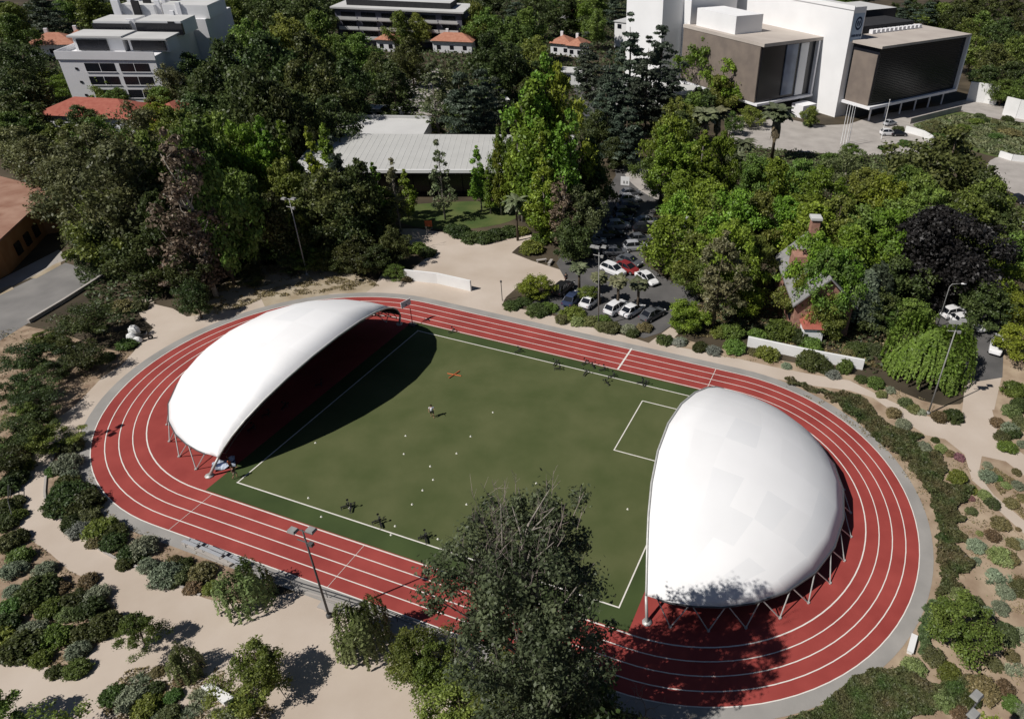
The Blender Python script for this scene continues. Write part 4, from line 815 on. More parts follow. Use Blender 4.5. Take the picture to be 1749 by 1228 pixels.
hedge('undergrowth', 'low undergrowth around the buildings at the top of the photo', PX("0,200 0,20 400,0 900,0 1130,0 1170,180 1050,240 900,230 700,190 480,220 300,240"), .8, 60000, .7, leafm('leaf_under', (0.054, 0.0767, 0.0311), (0.1013, 0.1323, 0.0518), obj=0, sc=.3))
hedge('undergrowth', 'low green planting strip below the office forecourt', PX('1340,258 1400,264 1470,268 1560,264 1600,280 1590,330 1480,320 1360,300 1240,290 1235,252'), .9, 9000, .34, leafm('leaf_under2', (0.0945, 0.1323, 0.0475), (0.1755, 0.2117, 0.0864), obj=0, sc=.3))
def scatter(name, label, px, n, ls, lm, h, thr, fq=1.0):
    pts = [at(*q) for q in px]; A = np.array([(p.x, p.y) for p in pts]); rr = np.random.default_rng(n); q = rr.uniform(A.min(0), A.max(0), (n*5, 2)); ins = np.zeros(len(q), bool)
    for i in range(len(A)):
        x0, y0 = A[i]; x1, y1 = A[(i+1) % len(A)]; ins ^= ((y0 > q[:, 1]) != (y1 > q[:, 1])) & (q[:, 0] < (x1-x0)*(q[:, 1]-y0)/((y1-y0)+1e-9)+x0)
    f = lambda s_, o: np.sin(q[:, 0]*s_+o+1.7*np.sin(q[:, 1]*s_*.8+o))*np.sin(q[:, 1]*s_*1.1+2*o+1.5*np.sin(q[:, 0]*s_*.7))
    v = f(1.1*fq, 0)+.6*f(2.7*fq, 1.3)+.5*rr.random(len(q)); q = q[ins & (v > thr)][:n]
    C = np.column_stack([q, .03+h*rr.random(len(q))]); N_ = rr.normal(size=(len(q), 3))+np.array([0, 0, .6])
    o = bpy.data.objects.new(name, mesh_quads(name, leaves(C, N_, ls, rr, 2.2), lm)); COL.objects.link(o); o['kind'] = 'stuff'; o['label'] = label
L_straw = leafm('leaf_straw', (.16, .125, .055), (.30, .25, .13), obj=0, tr=.1); L_weed = leafm('leaf_weed', (0.0945, 0.1257, 0.054), (0.2025, 0.2117, 0.108), obj=0, tr=.1)
RG = PX("1340,660 1420,700 1500,765 1560,830 1590,900 1600,980 1590,1050 1570,1110 1480,1150 1400,1200 1340,1228 1749,1228 1749,920 1700,880 1670,830 1640,770 1560,745")
RG2 = PX("1675,800 1700,800 1749,830 1760,900 1720,860"); RG3 = PX("1200,606 1260,585 1480,645 1600,690 1590,705 1500,670 1400,640 1300,620")
scatter('dry_grass', 'straw coloured dry grass across the right garden', RG, 12000, .08, L_straw, .12, .75, 1.0)
scatter('weeds', 'low green weeds across the right garden', RG, 5000, .08, L_weed, .14, 1.05, 1.3)
scatter('dry_grass', 'dry grass in the triangular bed at the right path fork', RG2, 1500, .11, L_straw, .14, .0); scatter('leaf_litter', 'dry litter along the bed by the white garden wall', RG3, 3000, .08, L_straw, .08, .7)
LG = PX("-20,760 24,842 31,894 51,921 86,945 120,976 161,993 185,1014 206,1055 192,1082 165,1103 117,1151 60,1132 0,1112 -20,1100")
scatter('leaf_litter', 'dry litter between the lower left shrubs', LG, 5000, .08, L_straw, .10, .5); scatter('weeds', 'low weeds between the lower left shrubs', LG, 2500, .08, L_weed, .12, .9, 1.4)
LG2 = PX("101,760 81,803 78,858 107,891 144,921 192,952 261,980 309,1003 343,1019 420,1025 430,990 380,960 300,925 240,905 180,870 155,800")
scatter('leaf_litter', 'dry litter in the bed at the lower left bend', LG2, 3500, .08, L_straw, .10, .5)
LG3 = PX("0,560 60,560 200,520 240,560 230,600 180,640 130,690 90,730 40,790 0,830"); scatter('dry_grass', 'dry grass on the left slope', LG3, 6000, .09, L_straw, .12, .8); scatter('weeds', 'weeds on the left slope', LG3, 2500, .09, L_weed, .14, 1.1, 1.5)
scatter('dry_grass', 'dry grass on the pale slope behind the left canopy', PX("335,525 367,495 412,466 470,452 560,458 620,472 650,490 560,500 450,510 380,540"), 7000, .12, L_straw, .12, .35)
scatter('dry_grass', 'dry grass around the brick house garden', PX("1180,520 1300,540 1480,560 1600,600 1560,640 1450,620 1280,580 1180,575"), 9000, .16, L_straw, .12, .2)
scatter('leaf_litter', 'leaf litter at the bottom left around the stone bench', PX("160,1200 220,1144 336,1123 405,1160 470,1215 446,1240 200,1240"), 4500, .09, L_straw, .10, .1)
scatter('grass', 'grass tussocks on the hillside lawn', PX("1560,215 1640,195 1711,209 1800,222 1800,272 1700,266 1640,248 1600,238"), 12000, .45, L_weed, .3, .1, .6)
for (kd, pl), L_ in REG.items():
    L_.sort(key=lambda a: a[0])
    for i, (x, o) in enumerate(L_): o['label'] = ('%s %s' % (kd, pl)) if len(L_) == 1 else '%s, %s from the left %s' % (kd, ordn(i), pl)

# ------------------------------------------------------------------ vehicles
def paint(n, c): return mat('paint_'+n, c, .02, 1, rough=.28, spec=.6)
PAINT = {'white': paint('white', (.72, .72, .73)), 'black': paint('black', (.015, .015, .018)), 'grey': paint('grey', (.10, .105, .115)), 'silver': paint('silver', (.38, .39, .41)), 'red': paint('red', (.22, .025, .025)), 'blue': paint('blue', (.035, .05, .10)), 'darkred': paint('darkred', (.08, .015, .015))}
M_tyre = mat('tyre', (.015, .015, .015), .1, 5); M_rim = mat('alloy_rim', (.45, .45, .46), .05, 5, rough=.35, metal=.6)
M_win = mat('car_window', (.012, .014, .018), .1, 1, rough=.08, spec=.7); M_lamp = mat('lamp_lens', (.7, .7, .68), .03, 3, rough=.2)
def loft(mb, secs, mi=0):
    st = len(mb.v); n = len(secs[0])
    for s_ in secs: mb.v += [tuple(q) for q in s_]
    for i in range(len(secs)-1):
        for k in range(n-1): mb.f.append((st+i*n+k, st+i*n+k+1, st+(i+1)*n+k+1, st+(i+1)*n+k)); mb.mi.append(mi)
    mb.f.append(tuple(st+k for k in range(n))); mb.f.append(tuple(st+(len(secs)-1)*n+n-1-k for k in range(n))); mb.mi += [mi, mi]
def car_proto(suv):
    R = thing('parked_car', None, None)
    hz_ = .12 if suv else 0; secs = []
    prof = [(-2.15, .72, .62, .45), (-2.05, .84, .86+hz_, .32), (-1.5, .88, .92+hz_, .26), (-.6, .89, .93+hz_, .24), (.5, .89, .92+hz_, .24), (1.1, .88, .88+hz_, .26), (1.75, .84, .78+hz_, .30), (2.1, .74, .62+hz_, .36), (2.18, .66, .5, .42)]
    for x, w_, zt, zb in prof: secs.append([(x, -w_*.95, zb), (x, -w_, (zb+zt)/2), (x, -w_*.93, zt-.05), (x, -w_*.75, zt+.02), (x, w_*.75, zt+.02), (x, w_*.93, zt-.05), (x, w_, (zb+zt)/2), (x, w_*.95, zb)])
    b = MB(); loft(b, secs); b.build('body', PAINT['white'], R, False)
    top = 1.62 if suv else 1.43; zb = .93+hz_
    cab = [(-1.95 if suv else -1.65, .72, zb, .66), (-1.55 if suv else -1.1, .80, top-.06, .60), (-.9, .82, top, .62), (.0, .82, top-.01, .62), (.35, .80, top-.08, .60), (1.15, .74, zb-.02, .70)]
    b = MB(); secs = [[(x, -w_, zb), (x, -wt, zt), (x, wt, zt), (x, w_, zb)] for x, w_, zt, wt in cab]; loft(b, secs); b.build('windows', M_win, R)
    b = MB(); secs = [[(x, -wt, zt-.03), (x, -wt*.95, zt+.03), (x, wt*.95, zt+.03), (x, wt, zt-.03)] for x, w_, zt, wt in cab[1:5]]; loft(b, secs)
    for x0, z0, w0, x1, z1, w1 in ((cab[0][0], zb, .70, cab[1][0], top-.06, .61), (1.15, zb, .71, .35, top-.08, .61), (-.35, zb, .81, -.4, top-.02, .62)):
        for s_ in (1, -1): b.tube([(x0, s_*w0, z0), (x1, s_*w1, z1)], .045, 4)
    b.build('roof', PAINT['white'], R)
    for x in (-1.3, 1.35):
        for s_ in (1, -1):
            b = MB(); b.tube([(x, s_*.70, .32), (x, s_*.90, .32)], .32, 14); w_ = b.build('wheel', M_tyre, R)
            b = MB(); b.tube([(x, s_*.895, .32), (x, s_*.915, .32)], .19, 10); b.build('rim', M_rim, w_)
    for s_ in (1, -1):
        b = MB(); b.box(2.0, 2.13, s_*.58-.13, s_*.58+.13, .60+hz_*.5, .70+hz_*.5); b.build('headlight', M_lamp, R)
        b = MB(); b.box(-2.13, -2.05, s_*.62-.10, s_*.62+.10, .62, .76); b.build('tail_light', PAINT['red'], R)
    return R
CP = [car_proto(False), car_proto(True)]; first = [True, True]
def car(x, y, hx, hy, col, label, suv=0, group=None, sc=1.0, z=0.03):
    p = at(x, y, .5); p.z = z; d = at(hx, hy, .5)-at(x, y, .5); rz = math.atan2(d.y, d.x)
    if first[suv]: o = CP[suv]; o.location = p; o.rotation_euler = (0, 0, rz); first[suv] = False
    else: o = dup(CP[suv], p, rz)
    o.scale = (sc, sc, sc)
    for c in o.children:
        if c.name.split('.')[0] in ('body', 'roof'):
            c.material_slots[0].link = 'OBJECT'; c.material_slots[0].material = PAINT[col]
    o['label'] = label; o['category'] = 'car'
    if group: o['group'] = group
    elif 'group' in o: del o['group']
g1 = 'cars parked beside the palms'
car(1009, 514, 1026, 500, 'white', 'white car parked alone between the second and third short palms', 0, g1, 1.0)
car(978, 511, 992, 497, 'blue', 'dark blue car parked behind the first palm', 0, g1)
car(962, 493, 977, 481, 'black', 'black car in shade at the left end of the palm row', 1, g1)
car(1053, 526, 1075, 512, 'white', 'white car parked just left of the white car by the fourth palm', 1, g1)
car(1080, 530, 1104, 516, 'white', 'white car parked between another white car and the grey one', 0, g1)
car(1114, 537, 1138, 524, 'grey', 'grey car at the right end of the palm row', 0, g1)
g2 = 'cars in the middle of the parking lot'
car(1047, 462, 1062, 468, 'white', 'white car in sun next to the red one', 1, g2)
car(1071, 458, 1086, 464, 'red', 'red car half in shade between the white cars', 0, g2)
car(1075, 446, 1090, 451, 'grey', 'grey car in shade behind the red car', 0, g2)
car(1105, 476, 1124, 488, 'white', 'white car parked beside the tree trunk at the lot edge', 0, g2)
g3 = 'cars in the shaded rows of the lot'
for k, (x, y, c_) in enumerate(((1076, 330, 'grey'), (1075, 341, 'silver'), (1072, 352, 'blue'), (1067, 363, 'black'), (1062, 374, 'blue'), (1056, 386, 'silver'), (1046, 400, 'black'), (1028, 402, 'grey'), (1014, 412, 'silver'), (1000, 434, 'black'), (1104, 378, 'silver'), (1102, 392, 'black'), (1092, 408, 'grey'), (1086, 422, 'silver'), (1050, 430, 'grey'))):
    car(x, y, x+22, y-2+(k % 3)*.6, c_, '%s car in the shaded rows of the parking lot, %s counting down from the driveway' % (c_, ordn(k)), k % 2, g3)
car(1003, 203, 1003, 192, 'grey', 'grey car driving on the street above the parking lot', 0)
car(1061, 273, 1075, 272, 'darkred', 'dark red car on the pale driveway beyond the lot', 0)
car(1520, 211, 1535, 208, 'silver', 'silver car before the right wing of the office', 0)
car(1517, 228, 1530, 228, 'white', 'white car left of the dark one on the office forecourt', 1)
car(1535, 229, 1548, 229, 'black', 'black car beside the white car on the office forecourt', 0)
car(1172, 379, 1180, 372, 'white', 'white car glimpsed between the round trees right of the lot', 0)
car(1740, 341, 1760, 350, 'black', 'dark car at the right edge on the terrace road', 0)
car(1628, 535, 1642, 532, 'white', 'white car nearest the street lamp, behind the willow', 1)
car(1662, 553, 1680, 566, 'white', 'white car parked right of the willow crown', 1)
car(1640, 549, 1655, 560, 'white', 'white car between two others behind the willow', 0)
car(1702, 592, 1697, 612, 'white', 'white car alone on the right driveway beside the bright tree', 1)
def motorbike(loc, rz, label, rider):
    R = thing('motorbike', label, 'motorbike', loc, rz)
    for x in (-.65, .65):
        b = MB(); b.tube([(x, -.06, .3), (x, .06, .3)], .3, 14); w_ = b.build('wheel', M_tyre, R); b = MB(); b.tube([(x, -.07, .3), (x, .07, .3)], .15, 8); b.build('rim', M_rim, w_)
    b = MB(); loft(b, [[(x, -w_, z0), (x, -w_, z1), (x, w_, z1), (x, w_, z0)] for x, w_, z0, z1 in ((-.5, .08, .4, .6), (0, .16, .3, .75), (.35, .16, .4, .9), (.6, .05, .6, .85))]); b.build('body', PAINT['black'], R)
    b = MB(); b.tube([(-.75, 0, .8), (-.3, 0, .78), (.1, 0, .8)], [.08, .13, .1], 6); b.build('seat', M_tyre, R)
    b = MB(); b.tube([(.65, 0, .3), (.45, 0, .95)], .03, 5); b.tube([(.42, -.35, 1.0), (.45, 0, .95), (.42, .35, 1.0)], .02, 5); b.build('handlebar', M_rim, R)
    return R
# ------------------------------------------------------------------ people
M_skin = mat('skin', (.36, .20, .13), .05, 4); M_hair = mat('hair', (.02, .014, .01), .2, 8)
def cloth(n, c): return mat('cloth_'+n, c, .06, 6, rough=.9)
def person(loc, rz, label, pose, shirt, shorts, h=1.75):
    """pose: dict of joints in metres for a 1.75 m adult"""
    J = {'pel': (0, 0, .95), 'chest': (0, 0, 1.30), 'neck': (0, 0, 1.48), 'headb': (.01, 0, 1.55), 'head': (.02, 0, 1.65), 'top': (.01, 0, 1.72),
         'shl': (0, .18, 1.42), 'ell': (0, .26, 1.14), 'wrl': (.08, .27, .90), 'shr': (0, -.18, 1.42), 'elr': (0, -.26, 1.14), 'wrr': (.08, -.27, .90),
         'hipl': (0, .10, .92), 'knl': (.03, .11, .50), 'anl': (-.02, .11, .08), 'tol': (.18, .12, .03), 'hipr': (0, -.10, .92), 'knr': (.03, -.11, .50), 'anr': (-.02, -.11, .08), 'tor': (.18, -.12, .03)}
    J.update(pose); rad = {'pel': .13, 'chest': .14, 'neck': .055, 'headb': .07, 'head': .098, 'top': .06, 'shl': .062, 'ell': .042, 'wrl': .028, 'shr': .062, 'elr': .042, 'wrr': .028, 'hipl': .085, 'knl': .055, 'anl': .038, 'tol': .03, 'hipr': .085, 'knr': .055, 'anr': .038, 'tor': .03}
    E = [('pel', 'chest'), ('chest', 'neck'), ('neck', 'headb'), ('headb', 'head'), ('head', 'top'), ('chest', 'shl'), ('shl', 'ell'), ('ell', 'wrl'), ('chest', 'shr'), ('shr', 'elr'), ('elr', 'wrr'), ('pel', 'hipl'), ('hipl', 'knl'), ('knl', 'anl'), ('anl', 'tol'), ('pel', 'hipr'), ('hipr', 'knr'), ('knr', 'anr'), ('anr', 'tor')]
    K = list(J); V = [Vector(J[k]) for k in K]; rr = [rad[k] for k in K]; ed = [(K.index(a), K.index(b)) for a, b in E]
    for s_ in 'lr':
        wv, ev = Vector(J['wr'+s_]), Vector(J['el'+s_]); d = (wv-ev).normalized(); sd_ = d.orthogonal().normalized(); pm = len(V); V.append(wv+d*.07); rr.append(.03); ed.append((K.index('wr'+s_), pm))
        for k, (off, ln_) in enumerate(((-.03, .07), (-.01, .085), (.01, .08), (.03, .065))):
            V.append(wv+d*(.08+ln_)+sd_*off); rr.append(.009); ed.append((pm, len(V)-1))
        V.append(wv+d*.07+sd_*.055); rr.append(.01); ed.append((pm, len(V)-1))
    me = bpy.data.meshes.new('person'); me.from_pydata([tuple(v) for v in V], ed, []); me.materials.append(M_skin)
    o = bpy.data.objects.new('person', me); COL.objects.link(o)
    md = o.modifiers.new('skin', 'SKIN'); sv = me.skin_vertices[0].data if me.skin_vertices else None
    if sv is None:
        bm = bmesh.new(); bm.from_mesh(me); bm.verts.layers.skin.verify(); bm.to_mesh(me); bm.free(); sv = me.skin_vertices[0].data
    for i, r_ in enumerate(rr): sv[i].radius = (r_, r_)
    sv[0].use_root = True; md.use_smooth_shade = True
    o.modifiers.new('sub', 'SUBSURF').levels = 1
    sc = h/1.75; o.location = loc; o.rotation_euler = (0, 0, rz); o.scale = (sc, sc, sc); tag(o, label, 'person')
    j = {k: Vector(v) for k, v in J.items()}
    b = MB(); b.tube([j['pel']-Vector((0, 0, .04)), (j['pel']+j['chest'])/2, j['chest']+Vector((0, 0, .05)), j['neck']-Vector((0, 0, .03))], [.165, .155, .175, .08], 10)
    for s_ in 'lr': b.tube([j['sh'+s_], (j['sh'+s_]*.35+j['el'+s_]*.65)], [.085, .07], 8)
    b.build('shirt', shirt, o, True)
    b = MB(); b.tube([j['pel']+Vector((0, 0, .05)), j['pel']-Vector((0, 0, .08))], [.16, .17], 10)
    for s_ in 'lr': b.tube([j['hip'+s_], (j['hip'+s_]*.25+j['kn'+s_]*.75)], [.11, .09], 8)
    b.build('shorts', shorts, o, True)
    b = MB(); b.ball(j['head']+Vector((-.02, 0, .025)), .108, 0, 10, 7); b.build('hair', M_hair, o, True)
    b = MB(); b.ball(j['head']+Vector((.098, .035, .0)), .014, 0, 6, 4); b.ball(j['head']+Vector((.098, -.035, .0)), .014, 0, 6, 4); b.ball(j['head']+Vector((.108, 0, -.03)), .016, 0, 6, 4); b.build('face', M_skin, o, True)
    return o
stride = {'ell': (.12, .28, 1.2), 'wrl': (.32, .24, 1.28), 'elr': (-.14, -.27, 1.16), 'wrr': (.0, -.30, .95), 'knl': (.22, .11, .52), 'anl': (.10, .11, .10), 'tol': (.28, .12, .04), 'knr': (-.06, -.11, .50), 'anr': (-.30, -.11, .14), 'tor': (-.14, -.12, .04)}
C_w, C_k, C_o, C_b, C_g = cloth('white', (.70, .72, .75)), cloth('black', (.02, .02, .025)), cloth('orange', (.55, .14, .05)), cloth('brown', (.12, .06, .05)), cloth('khaki', (.35, .32, .24))
person(at(739, 713)+Vector((0, 0, .045)), -1.1, 'person in a white shirt and black shorts striding across the field', stride, C_w, C_k)
person(at(396, 803)+Vector((0, 0, .045)), 1.0, 'person in an orange top raising an arm beside the left canopy foot', {'ell': (.1, .32, 1.5), 'wrl': (.1, .36, 1.76)}, C_o, C_k, 1.5)
person(at(403, 817)+Vector((0, 0, .045)), .4, 'person in a brown top walking at the left corner of the pitch', stride, C_b, C_g, 1.6)
person(at(967, 484)+Vector((0, 0, .03)), 2.0, 'person in dark clothes standing at the edge of the parking lot', {}, C_k, C_b)
person(at(1728, 560)+Vector((0, 0, .03)), 1.2, 'person in a white shirt standing with a motorbike on the right driveway', {'wrl': (.3, .2, 1.0), 'ell': (.1, .26, 1.15)}, C_w, C_k)
motorbike(at(1734, 562)+Vector((0, 0, .03)), -.6, 'black motorbike beside the person on the right driveway', 0)
motorbike(at(248, 581)+Vector((0, 0, .02)), .5, 'dark motorbike parked beside the white boulders at left', 0)
# ------------------------------------------------------------------ poles and lamps
M_pole = mat('grey_pole', (.28, .28, .27), .1, 2, rough=.5); M_poled = mat('dark_pole', (.085, .085, .085), .1, 2, rough=.5)
def floodlight(loc, H, rz, label, mp, heads=2, lower=True):
    R = thing('floodlight_pole', label, 'floodlight', loc, rz, 'floodlight poles around the track')
    b = MB(); b.tube([(0, 0, 0), (0, 0, H)], [.10, .06], 8); b.tube([(0, 0, 0), (0, 0, .35)], .22, 8); b.build('pole', mp, R, True)
    b = MB(); b.tube([(-.9, 0, H-.1), (.9, 0, H-.1)], .05, 6); b.build('crossarm', mp, R)
    for x in ((-.75, -.15, .6) if heads == 3 else (-.65, .55)):
        b = MB(); y = -.25 if x < 0 else .25
        b.prism([(x-.34, y-.28), (x+.34, y-.28), (x+.34, y+.28), (x-.34, y+.28)], H-.12, H+.10, 0, top=[(x-.28, y-.22), (x+.28, y-.22), (x+.28, y+.22), (x-.28, y+.22)]); hd = b.build('lamp_head', M_pole, R)
        b = MB(); b.box(x-.29, x+.29, y-.23, y+.23, H-.14, H-.122); b.build('lamp_glass', M_lamp, hd)
    if lower:
        b = MB(); b.tube([(-.8, 0, H-1.3), (.5, 0, H-1.3)], .05, 6); b.box(.25, .6, -.15, .15, H-1.5, H-1.2); b.build('lower_bracket', mp, R)
    return R
q = at(562.6, 1053); floodlight(q, 10.1, TH, 'floodlight pole standing in front of the near straight of the track', M_poled)
q = at(213, 731); floodlight(Vector((q.x-math.cos(SAZ-math.pi)*11.6, q.y-math.sin(SAZ-math.pi)*11.6, 0)), 12.6, 1.2, 'floodlight pole at the left edge, its lamp shadow on the left bend', M_poled)
q = at(524.8, 470); floodlight(q, 12.0, TH, 'slim floodlight pole behind the left canopy, before dark trees', M_pole)
q = at(1022, 558); floodlight(q, 12.0, TH, 'floodlight pole among the palms and parked cars', M_pole, 3)
q = at(1585, 707); floodlight(q, 12.8, TH+.3, 'tall floodlight pole leaning before the willow', M_pole, 3)
q = at(1665, 1205, 11.6); floodlight(Vector((q.x, q.y, 0)), 11.8, TH+1, 'floodlight head poking up at the bottom right corner', M_poled)
q = at(1600, 560); R = thing('street_lamp', 'street lamp with a curved arm beside the plum tree', 'street lamp', q, .1)
b = MB(); b.tube([(0, 0, 0), (0, 0, 6.6), (.25, 0, 7.0), (1.5, 0, 7.1)], [.09, .06, .05, .04], 6); b.build('pole', M_pole, R, True)
b = MB(); b.ball((1.9, 0, 7.08), .3, 0, 8, 5, (1.6, .6, .35)); b.build('lamp_head', M_white, R)
q = at(858, 514); R = thing('path_post', 'thin dark post at the corner of the planted strip above the track', 'post', q)
b = MB(); b.tube([(0, 0, 0), (0, 0, 3.0)], .06, 6); b.build('pole', M_poled, R); b = MB(); b.tube([(0, 0, 3.0), (0, 0, 3.25)], .14, 8); b.build('lamp_cap', M_poled, R)
q = at(705, 556); R = thing('basketball_hoop', 'portable hoop on the inner lane beside the left canopy shadow', 'hoop', q, 2.6)
b = MB(); b.box(-.5, .5, -.35, .35, .05, .3); b.build('base', M_poled, R); b = MB(); b.tube([(0, 0, .3), (0, 0, 2.7), (.7, 0, 3.0)], .06, 6); b.build('pole', PAINT['red'], R)
b = MB(); b.box(.7, .76, -.8, .8, 2.7, 3.6); b.build('backboard', M_white, R); b = MB(); pts = [(1.05+.23*math.cos(a), .23*math.sin(a), 2.95) for a in np.linspace(0, 6.283, 13)]; b.tube(pts, .02, 4); b.build('rim', PAINT['red'], R)
q = at(1067, 330); R = thing('parking_sign', 'white square sign on a post at the top of the parking lot', 'sign', q, -.1)
b = MB(); b.tube([(0, 0, 0), (0, 0, 2.2)], .06, 6); b.build('post', M_pole, R); b = MB(); b.box(-.85, .85, -.05, .05, 1.6, 3.3); b.build('panel', M_white, R)
for x in (-.35, .25): b = MB(); b.box(x, x+.28, -.075, -.052, 1.95, 2.5); b.build('symbol', M_pole, R)
q = at(733, 392); R = thing('notice_board', 'small orange and white board beside the hall lawn', 'sign', q, .2)
b = MB(); b.tube([(-.5, 0, 0), (-.5, 0, 1.2)], .04, 5); b.tube([(.5, 0, 0), (.5, 0, 1.2)], .04, 5); b.build('posts', M_pole, R); b = MB(); b.box(-.6, .6, -.04, .04, .5, 1.6); b.build('panel', C_o, R)
for k, (x, y) in enumerate(((925, 448), (940, 451))):
    R = thing('picnic_bench', 'pale bench on the mulch strip, %s one' % ('left' if k == 0 else 'right'), 'bench', at(x, y), .4+k)
    b = MB(); b.box(-.8, .8, -.22, .22, .42, .5); b.build('seat', M_conc, R)
    for s_ in (-.65, .65): b = MB(); b.box(s_-.06, s_+.06, -.2, .2, 0, .42); b.build('leg', M_conc, R)
# ------------------------------------------------------------------ trackside furniture
q = at(1556, 1104); R = thing('bench', 'white bench beside the outer edge of the right bend', 'bench', q, math.radians(62))
b = MB(); b.box(-.9, .9, -.25, .25, .42, .52); b.build('seat', M_wht, R)
for s_ in (-.7, .7): b = MB(); b.box(s_-.08, s_+.08, -.2, .2, 0, .42); b.build('leg', M_wht, R)
pts = [at(*q) for q in PX("346,1178 362,1172 404,1196 385,1206")]; b = MB(); b.prism([(p.x, p.y) for p in pts], 0, .5); tag(b.build('stone_bench', M_wht), 'white stone slab bench among the spiky plants, bottom left', 'bench')
pts = [at(*q) for q in PX("766,1205 782,1205 800,1240 775,1240")]; b = MB(); b.prism([(p.x, p.y) for p in pts], 0, .5); tag(b.build('stone_bench', M_wht), 'white stone block at the bottom edge under the big foreground tree', 'bench')
pts = [at(*q) for q in PX("310,931 324,929 404,961 392,969")]; b = MB(); b.prism([(p.x, p.y) for p in pts], 0, .25); tag(b.build('concrete_step', M_conc), 'long beige concrete step above the shrubs by the near track', 'step')
for k, (a, c_) in enumerate((((322, 926), (350, 937)), ((352, 937), (392, 954)), ((394, 954), (428, 970)))):
    p, r_ = at(*a), at(*c_); d = r_-p; R = thing('bleacher', 'metal bleacher beside the near track, %s from the left' % ORD[k], 'bleacher', p, math.atan2(d.y, d.x), 'metal bleachers beside the near straight'); Lc = d.length-.2
    for j in range(2): b = MB(); b.box(.1, Lc, -.6+j*.5, -.3+j*.5, .42+.0*j+(.3*(1-j)), .46+.3*(1-j)); b.build('seat_plank', mat('aluminium', (.62, .63, .64), .04, 2, rough=.4, metal=.5), R)
    for x in (.3, Lc-.3): b = MB(); b.tube([(x, .25, 0), (x, .2, .42), (x, -.45, .72), (x, -.55, 0)], .035, 5); b.build('leg', M_steel, R)
def railing(px, label, h=1.0):
    pts = [at(*q) for q in PX(px)]; R = thing('railing', label, 'railing'); 
    for z in (h, h*.55): b = MB(); b.tube([p+Vector((0, 0, z)) for p in pts], .03, 5); b.build('rail', M_poled, R)
    for p, r_ in zip(pts[:-1], pts[1:]):
        n = max(1, int((r_-p).length/2))
        for i in range(n): q = p+(r_-p)*i/n; b = MB(); b.tube([q, q+Vector((0, 0, h))], .035, 5); b.build('post', M_poled, R)
railing("430,978 500,1004 560,1022 640,1048 720,1078 790,1106", 'dark railing between the gravel plaza and the near straight')
railing("22,842 22,870 28,892", 'short dark railing on the outer side of the lower left path')
# stacked paving blocks on the terrace beside the railing
rk2 = random.Random(3)
for k in range(16):
    x = 560+k*14+rk2.uniform(-4, 4); y = 1034+k*4.7+rk2.uniform(-2, 5); q = at(x, y)
    b = MB(); l, d = rk2.uniform(.5, .95), rk2.uniform(.28, .4); fr_ = frame(q.x, q.y, math.degrees(TH)+rk2.uniform(-6, 6)); b.box(-l, l, -d, d, 0, rk2.uniform(.12, .3), 0, fr_)
    tag(b.build('paving_block', M_conc), 'pale paving block below the railing, %s from the left' % ordn(k), 'block', 'loose pale blocks below the railing')
for (x, y, r_, lab) in ((231, 570, .75, 'tall white boulder by the motorbike at left'), (226, 580, .6, 'white boulder left of the taller one by the motorbike'), (237, 584, .5, 'small white boulder nearest the motorbike')):
    q = at(x, y); b = MB(); b.ball((0, 0, r_*.6), r_, 0, 9, 7, (1, .75, 1)); rr = random.Random(x); b.v = [(v[0]*(1+rr.uniform(-.15, .15)), v[1]*(1+rr.uniform(-.15, .15)), v[2]*(1+rr.uniform(-.1, .1))) for v in b.v]
    o = b.build('boulder', M_wht); o.location = (q.x, q.y, 0); tag(o, lab, 'boulder')
# ------------------------------------------------------------------ things on the field
Z = Vector((0, 0, .045))
def gym_bench():
    R = thing('weight_bench', None, None); R.scale = (.52, .52, .52)
    b = MB(); b.box(-.75, .35, -.16, .16, .42, .5); b.build('seat', M_tyre, R)
    b = MB(); b.prism([(.35, -.16), (.45, -.16), (.45, .16), (.35, .16)], .42, 1.1, 0, top=[(.75, -.16), (.85, -.16), (.85, .16), (.75, .16)]); b.build('backrest', M_tyre, R)
    b = MB(); b.tube([(-.8, 0, .4), (.6, 0, .4)], .04, 5); b.tube([(-.7, -.4, .03), (-.7, .4, .03)], .04, 5); b.tube([(-.7, 0, .03), (-.7, 0, .4)], .04, 5); b.tube([(.55, -.45, .03), (.55, .45, .03)], .04, 5)
    for s_ in (-.42, .42): b.tube([(.55, s_, .03), (.55, s_, 1.15)], .035, 5)
    b.build('frame', M_dsteel, R)
    b = MB(); b.tube([(.6, -.85, 1.15), (.6, .85, 1.15)], .025, 5); b.build('bar', M_dsteel, R)
    for s_ in (-.72, .72): b = MB(); b.tube([(.6, s_-.05, 1.15), (.6, s_+.05, 1.15)], .22, 12); b.build('weight_plate', M_tyre, R)
    return R
gb = gym_bench(); fst = True
GB = [(948, 624, 1.2), (952, 632, .2), (998, 623, .8), (1013, 628, 2.0), (1028, 634, .3), (999, 641, 1.2), (1044, 645, .4), (1037, 657, 2.2), (1093, 656, .1), (1101, 659, 1.1), (771, 569, .7), (884, 603, .7), (590, 868, .5), (600, 872, 1.8), (643, 893, .6), (651, 899, 2.1), (722, 920, .5), (728, 925, 2.0), (455, 712, .4), (486, 698, 1.4), (545, 660, .4), (430, 735, 1)]
def side(y): return 'near the far touchline' if y < 690 and y != 660 else ('along the near touchline' if y > 850 else 'in the shade of the left canopy')
cnt = {}
for x, y, rz in sorted(GB):
    p_ = at(x, y)+Z
    if fst: gb.location = p_; gb.rotation_euler = (0, 0, rz); o = gb; fst = False
    else: o = dup(gb, p_, rz)
    o.scale = (.52, .52, .52)
    sd_ = side(y); k = cnt.get(sd_, 0); cnt[sd_] = k+1
    o['label'] = 'black weight bench %s, %s from the left' % (sd_, ordn(k)); o['category'] = 'bench'; o['group'] = 'gym equipment on the field'
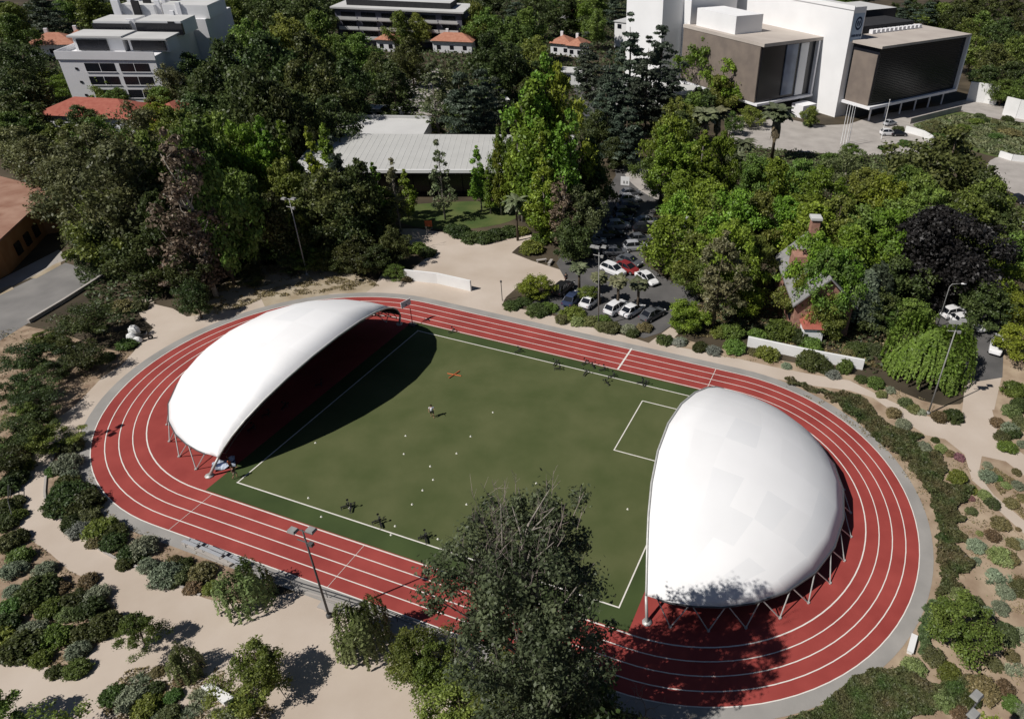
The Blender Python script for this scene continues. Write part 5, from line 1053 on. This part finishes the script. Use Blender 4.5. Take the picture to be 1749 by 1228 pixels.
M_cone = mat('cone_white', (.75, .74, .66), .05, 4)
cp = None
for k, (x, y) in enumerate(sorted(((804, 746), (740, 820), (690, 776), (780, 775), (704, 862), (797, 862), (675, 899), (668, 914), (722, 838), (916, 826), (990, 850), (597, 868), (539, 757), (549, 883), (527, 851), (748, 921), (842, 705), (735, 797), (1072, 870), (693, 745)))):
    if cp is None:
        b = MB(); b.tube([(0, 0, 0), (0, 0, .02)], .11, 10); b.tube([(0, 0, .02), (0, 0, .12)], [.085, .04], 10); cp = b.build('training_cone', M_cone); o = cp
    else: o = cp.copy(); COL.objects.link(o)
    o.location = at(x, y)+Z; o['label'] = 'tiny white training cone on the turf, %s from the left' % ordn(k); o['category'] = 'cone'; o['group'] = 'training cones on the turf'
R = thing('agility_cross', 'flat orange cross of poles lying on the upper left turf', 'training cross', at(776, 641)+Z, TH+.1)
for a in (0, 1.25): b = MB(); b.tube([(-.9*math.cos(a), -.9*math.sin(a), .05+a*.04), (.9*math.cos(a), .9*math.sin(a), .05+a*.04)], .06, 6); b.build('pole', C_o, R)
R = thing('gym_mat', 'rumpled blue and white mat under the left canopy foot', 'mat', at(383, 795)+Z, .5)
rr = random.Random(2); b = MB(); G_ = {}
for i in range(9):
    for j in range(6): G_[i, j] = len(b.v); b.v.append((i*.26-1.05, j*.3-.75, .15+.14*math.sin(i*1.3+j)+rr.uniform(0, .12)))
for i in range(8):
    for j in range(5): b.f.append((G_[i, j], G_[i+1, j], G_[i+1, j+1], G_[i, j+1])); b.mi.append(1 if (j == 2) else 0)
o = b.build('cover', [cloth('pale_blue', (.42, .47, .56)), cloth('navy', (.03, .05, .12))], R); o.modifiers.new('s', 'SOLIDIFY').thickness = .03
# sports court fence and pergola bits behind the hall
q0 = at(700, 192); q1 = at(745, 192); R = thing('court_fence', 'tall thin netting frame around the sports court above the hall', 'fence', q0)
for k in range(4):
    x = k*(q1-q0).length/3; b = MB(); b.tube([(x, 0, 0), (x, 0, 5)], .06, 5); b.build('post', M_pole, R)
for z in (1.5, 3.2, 5): b = MB(); b.tube([(0, 0, z), ((q1-q0).length, 0, z)], .04, 4); b.build('rail', M_pole, R)
